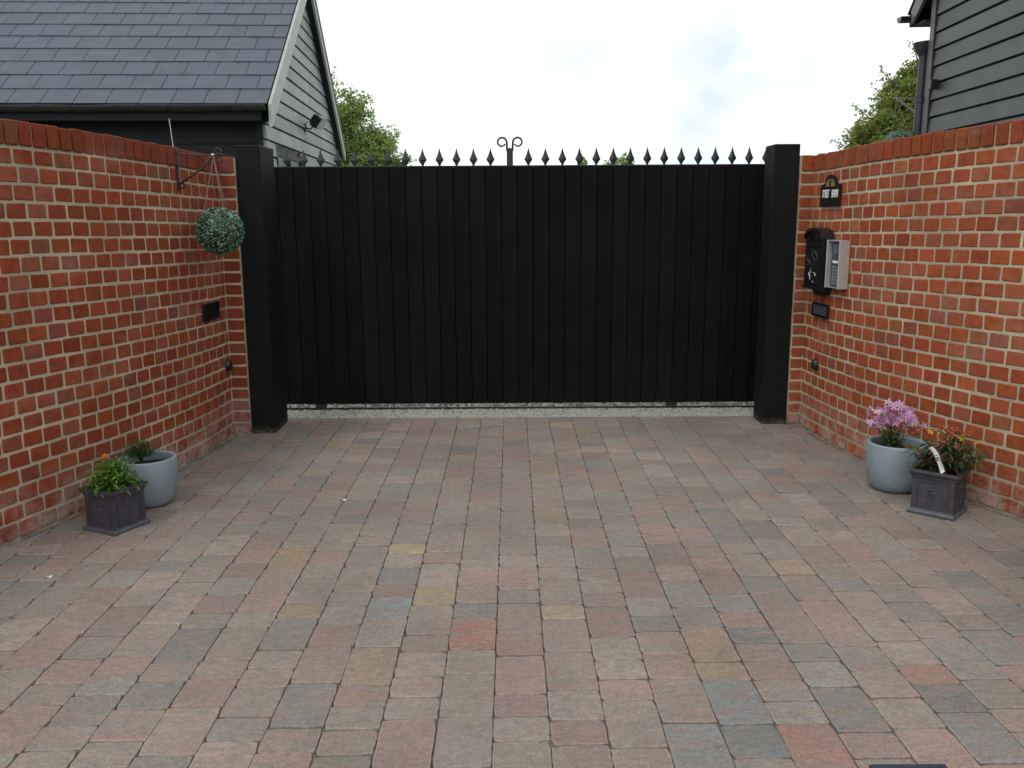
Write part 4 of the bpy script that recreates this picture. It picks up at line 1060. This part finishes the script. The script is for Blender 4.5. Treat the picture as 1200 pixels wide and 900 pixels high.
# 1 bright green bushy plant with orange flowers (left square planter)
pl1 = empty('marigold_plant', (-1.845, 3.945, .188), 'bushy bright green plant with orange flowers in the left square planter', 'plant')
mb = MB(); G = [(.10, .23, .03), (.15, .30, .05), (.07, .16, .025), (.18, .34, .07)]
for _ in range(1500):
    d = rdir(-.1, 1); p = Vector((random.gauss(0, .028), random.gauss(0, .028), .0)); r = random.uniform(.35, 1); q = p + Vector((d.x*.074, d.y*.074, max(0.02, d.z)*.135)) * r
    blade(mb, q, rdir(-.2, .9), random.uniform(.026, .046), random.uniform(.007, .011), vary(random.choice(G)), .3, 3)
for _ in range(16): d = rdir(.3, 1); mb.tube([(0, 0, 0), (d.x*.04, d.y*.04, .05), (d.x*.075, d.y*.075, d.z*.10)], .0016, 5, col=(.07, .12, .03))
mb.build('foliage', M_LEAF, pl1)
for (x, y, z) in ((-.028, -.01, .152), (-.010, -.025, .158)): flower(x, y, z, .0135, [(.75, .16, .015), (.8, .24, .02)], 8, 'flower', pl1, n=2, spread=.006, centre=(.6, .25, .02))
# 2 sparse plant (left round pot)
pl2 = empty('small_plant', (-1.855, 4.29, .222), 'low feathery dark green plant in the left round pot', 'plant')
mb = MB()
for _ in range(1100):
    d = rdir(.0, 1); r = random.uniform(.2, 1)
    q = Vector((d.x*.092*r, d.y*.065*r, .02 + d.z*.085*r)); blade(mb, q, rdir(0, 1), random.uniform(.015, .032), .0045, vary(random.choice([(.05, .11, .03), (.08, .16, .04), (.035, .08, .025)])), .3, 3)
for _ in range(22): d = rdir(.3, 1); mb.tube([(0, 0, -.01), (d.x*.04, d.y*.03, .04), (d.x*.07, d.y*.055, .03 + d.z*.07)], .0013, 5, col=(.06, .08, .03))
mb.build('foliage', M_LEAF, pl2)
# 3 pink flowers (right round pot)
pl3 = empty('pink_flowering_plant', (1.975, 4.475, .215), 'plant with a cloud of pink lilac flowers in the right round pot', 'plant')
mb = MB()
for _ in range(420):
    d = rdir(.0, 1); r = random.uniform(.2, 1); q = Vector((d.x*.07*r, d.y*.06*r, .01 + d.z*.10*r)); blade(mb, q, rdir(0, 1), random.uniform(.02, .045), .007, vary(random.choice([(.06, .12, .03), (.09, .17, .035), (.04, .085, .025)])), .4, 3)
heads = []
for i in range(27):
    x = random.uniform(-.135, .145); z = .200 + random.uniform(-.075, .045) - abs(x)*.15; y = random.uniform(-.05, .05); heads.append((x, y, z))
for (x, y, z) in heads:
    mb.tube([(x*.15, y*.2, 0), (x*.45, y*.5, z*.55), (x, y, z)], .0014, 5, col=(.12, .14, .05))
    for u in (.45, .65, .8): blade(mb, (x*u, y*u, z*u), rdir(-.1, .5), .03, .006, vary((.09, .15, .035)), .5, 3)
for _ in range(26): q = Vector((random.uniform(.02, .10), random.uniform(-.135, -.09), random.uniform(-.01, .05))); blade(mb, q, rdir(-.6, .2), .022, .010, vary((.22, .09, .05)), .5, 3)
mb.build('foliage', M_LEAF, pl3)
for (x, y, z) in [(x + random.gauss(0, .022), y + random.gauss(0, .022), z + random.gauss(0, .013)) for (x, y, z) in heads for _ in range(3)]: flower(x, y, z, .0235, [(.62, .33, .60), (.70, .43, .68), (.58, .30, .56), (.76, .54, .74)], 5, 'flower', pl3, centre=(.55, .35, .4), tilt=.7)
# 4 layered dark leaves with berries (right square planter)
pl4 = empty('berry_plant', (2.052, 4.095, .185), 'spreading plant with red berries and yellow flowers in the right square planter', 'plant')
mb = MB(); tips = []
for i in range(44):
    d = rdir(.2, .98); L = random.uniform(.13, .225); e = Vector((d.x*L*1.05 + .01, d.y*L*.8, .05 + abs(d.z)*L*.82)); m = Vector((d.x*L*.4, d.y*L*.4, .05 + d.z*L*.45))
    mb.tube([(random.gauss(0, .01), random.gauss(0, .01), -.01), m, e], [.0024, .0018, .0010], 5, col=(.13, .06, .03)); tips.append(e)
    for u in (.35, .5, .65, .8, .92):
        q = m * (2*u*(1-u)) + e * (u*u)
        for s in (-1, 1):
            dd = Vector((random.uniform(-1, 1), random.uniform(-1, 1), random.uniform(-.1, .25)))
            blade(mb, q, dd, random.uniform(.04, .072), random.uniform(.011, .018), vary(random.choice([(.035, .085, .03), (.05, .12, .035), (.025, .06, .022), (.10, .15, .03), (.12, .06, .03)])), .35, 4)
for i in range(7):
    blade(mb, (-.09 + .01*i, -.04, .10 + .004*i), (-1, -.2 + .1*i, .2), .085, .02, vary((.035, .075, .035)), .9 if i < 3 else .4, 5)
mb.build('foliage', M_LEAF, pl4)
M_BERRY = simple('berry_red', (1, 1, 1), 0.3, attr=True)
tips.sort(key=lambda v: -v.z)
for j, e in enumerate(tips[:13]):
    mb = MB()
    for _ in range(9):
        c = e + Vector((random.gauss(0, .012), random.gauss(0, .010), random.gauss(.004, .008))); r = random.uniform(.0028, .0045)
        mb.lathe([(r*math.sin(math.pi*k/5), -r*math.cos(math.pi*k/5)) for k in range(6)], c, 7, col=vary(random.choice([(.45, .045, .03), (.5, .12, .04), (.35, .03, .03)])))
    mb.build('berry_cluster', M_BERRY, pl4)
for (x, y, z) in ((-.085, -.02, .215), (.068, -.045, .185)): flower(x, y, z, .019, [(.78, .50, .03)], 6, 'flower', pl4, n=1, spread=.005, centre=(.6, .35, .02))
for dx in (-.012, 0, .013): flower(.150 + dx, -.02, .160 + dx*.4, .011, [(.5, .06, .02), (.6, .3, .03)], 5, 'flower', pl4)
# white plastic plant tag
mb = MB(); V = []; n = 10
for i in range(n + 1):
    u = i / n; x = 1.935 + .078 * u; z = .345 - .125 * u ** 1.7; y = 3.985 + .012 * u; wd = .010 + .002 * u
    V += [(x - wd*.8, y, z - wd*.4), (x + wd*.8, y, z + wd*.5), (x + wd*.8, y + .0015, z + wd*.5), (x - wd*.8, y + .0015, z - wd*.4)]
F = []
for i in range(n):
    for k in range(4): F.append((i*4+k, i*4+(k+1) % 4, i*4+4+(k+1) % 4, i*4+4+k))
mb.add(V, F + [(0, 1, 2, 3), (4*n+3, 4*n+2, 4*n+1, 4*n)], 0, (1,)*3, True); tg = empty('plant_label', (0, 0, 0), 'curved white plastic plant label stuck in the right square planter', 'plant label')
mb.build('strip', M_WHITE, tg)
mb = MB()
for u in (.50, .58, .66): 
    x = 1.935 + .078*u; z = .345 - .125*u**1.7; y = 3.985 + .012*u - .0008
    mb.box(x - .008, y - .0008, z - .0012, x + .003, y, z + .0022)
mb.build('print_marks', M_PANEL, tg); world(tg, (2.01, 3.997, .2))

# ------------------------------------------------------------------ sky and sun
w = bpy.data.worlds.new('World'); S.world = w; w.use_nodes = True
n = w.node_tree.nodes; l = w.node_tree.links; bg = n['Background']; bg.inputs['Strength'].default_value = 0.1
SE, SR = R(52), R(215)
sky = n.new('ShaderNodeTexSky'); sky.sky_type = 'NISHITA'; sky.sun_disc = False; sky.sun_elevation = SE; sky.sun_rotation = SR
sky.dust_density = 2.0
tcn = n.new('ShaderNodeTexCoord'); mp = n.new('ShaderNodeMapping'); mp.inputs['Scale'].default_value = (1, 1, 2.4); mp.inputs['Location'].default_value = (0.35, 0.2, 0.1)
l.new(tcn.outputs['Generated'], mp.inputs['Vector'])
def wn_(scale, detail, rough):
    a = n.new('ShaderNodeTexNoise'); a.inputs['Scale'].default_value = scale; a.inputs['Detail'].default_value = detail; a.inputs['Roughness'].default_value = rough; l.new(mp.outputs[0], a.inputs['Vector']); return a.outputs['Fac']
def wramp(f, st):
    r = n.new('ShaderNodeValToRGB'); e = r.color_ramp.elements
    while len(e) < len(st): e.new(.5)
    for el, (p, c) in zip(e, st): el.position = p; el.color = tuple(c) + (1,)
    l.new(f, r.inputs[0]); return r.outputs['Color']
def wmix(f, a, b, mode='MIX'):
    m = n.new('ShaderNodeMix'); m.data_type = 'RGBA'; m.blend_type = mode
    for s_, v in ((m.inputs['Factor'], f), (m.inputs['A'], a), (m.inputs['B'], b)):
        if isinstance(v, bpy.types.NodeSocket): l.new(v, s_)
        elif hasattr(v, '__len__'): s_.default_value = tuple(v) + (1,)
        else: s_.default_value = v
    return m.outputs['Result']
cloud = wramp(wn_(3.2, 6, .5), [(.30, (9.2, 10.2, 10.8)), (.42, (11.6, 11.9, 12.0)), (.52, (13.4, 13.4, 13.3))])
cov = wramp(wn_(1.7, 5, .5), [(.30, (.72,)*3), (.46, (1,)*3)])
nz = n.new('ShaderNodeTexNoise'); nz.inputs['Scale'].default_value = 7; nz.inputs['Detail'].default_value = 5; l.new(tcn.outputs['Generated'], nz.inputs['Vector'])
def vm(op, a, b):
    m = n.new('ShaderNodeVectorMath'); m.operation = op
    for k_, v in ((0, a), (1, b)):
        if isinstance(v, bpy.types.NodeSocket): l.new(v, m.inputs[k_])
        else: m.inputs[k_].default_value = v
    return m
off = vm('SCALE', vm('SUBTRACT', nz.outputs['Color'], (.5, .5, .5)).outputs[0], (0, 0, 0)); off.inputs['Scale'].default_value = .30
dirv = vm('ADD', tcn.outputs['Generated'], off.outputs[0]).outputs[0]
# thinner, bluer places in the cloud layer at fixed bearings
for (c_, r_, k_) in (((.290, .950, .070), .13, .5), ((.22, .97, .135), .05, .7), ((.085, .985, .110), .085, .42), ((-.085, .95, .245), .035, .6), ((.20, .97, .06), .05, .5)):
    d_ = vm('DISTANCE', vm('MULTIPLY', dirv, (1, 1, 1.6)).outputs[0], (c_[0], c_[1], c_[2] * 1.6)).outputs['Value']
    dv = n.new('ShaderNodeMath'); dv.operation = 'DIVIDE'; l.new(d_, dv.inputs[0]); dv.inputs[1].default_value = r_ * 1.8
    mk = wramp(dv.outputs[0], [(.2, (k_,)*3), (.9, (0,)*3)])
    cloud = wmix(mk, cloud, (6.5, 8.0, 9.0))
mixc = wmix(cov, sky.outputs[0], cloud)
l.new(mixc, bg.inputs['Color'])
sd = bpy.data.lights.new('sun', 'SUN'); sd.energy = 0.9; sd.angle = R(14); sd.color = (1, .96, .90)
so = bpy.data.objects.new('sun', sd); COL.objects.link(so)
# direction towards the sun, matching the sky texture
sv = Vector((math.sin(SR) * math.cos(SE), math.cos(SR) * math.cos(SE), math.sin(SE)))
so.rotation_euler = sv.to_track_quat('Z', 'Y').to_euler(); so.location = (-4, -4, 8)
S.render.engine = 'CYCLES'
S.view_settings.view_transform = 'Standard'; S.view_settings.look = 'None'; S.view_settings.exposure = 0.0; S.view_settings.gamma = 1; S.view_settings.use_curve_mapping = False
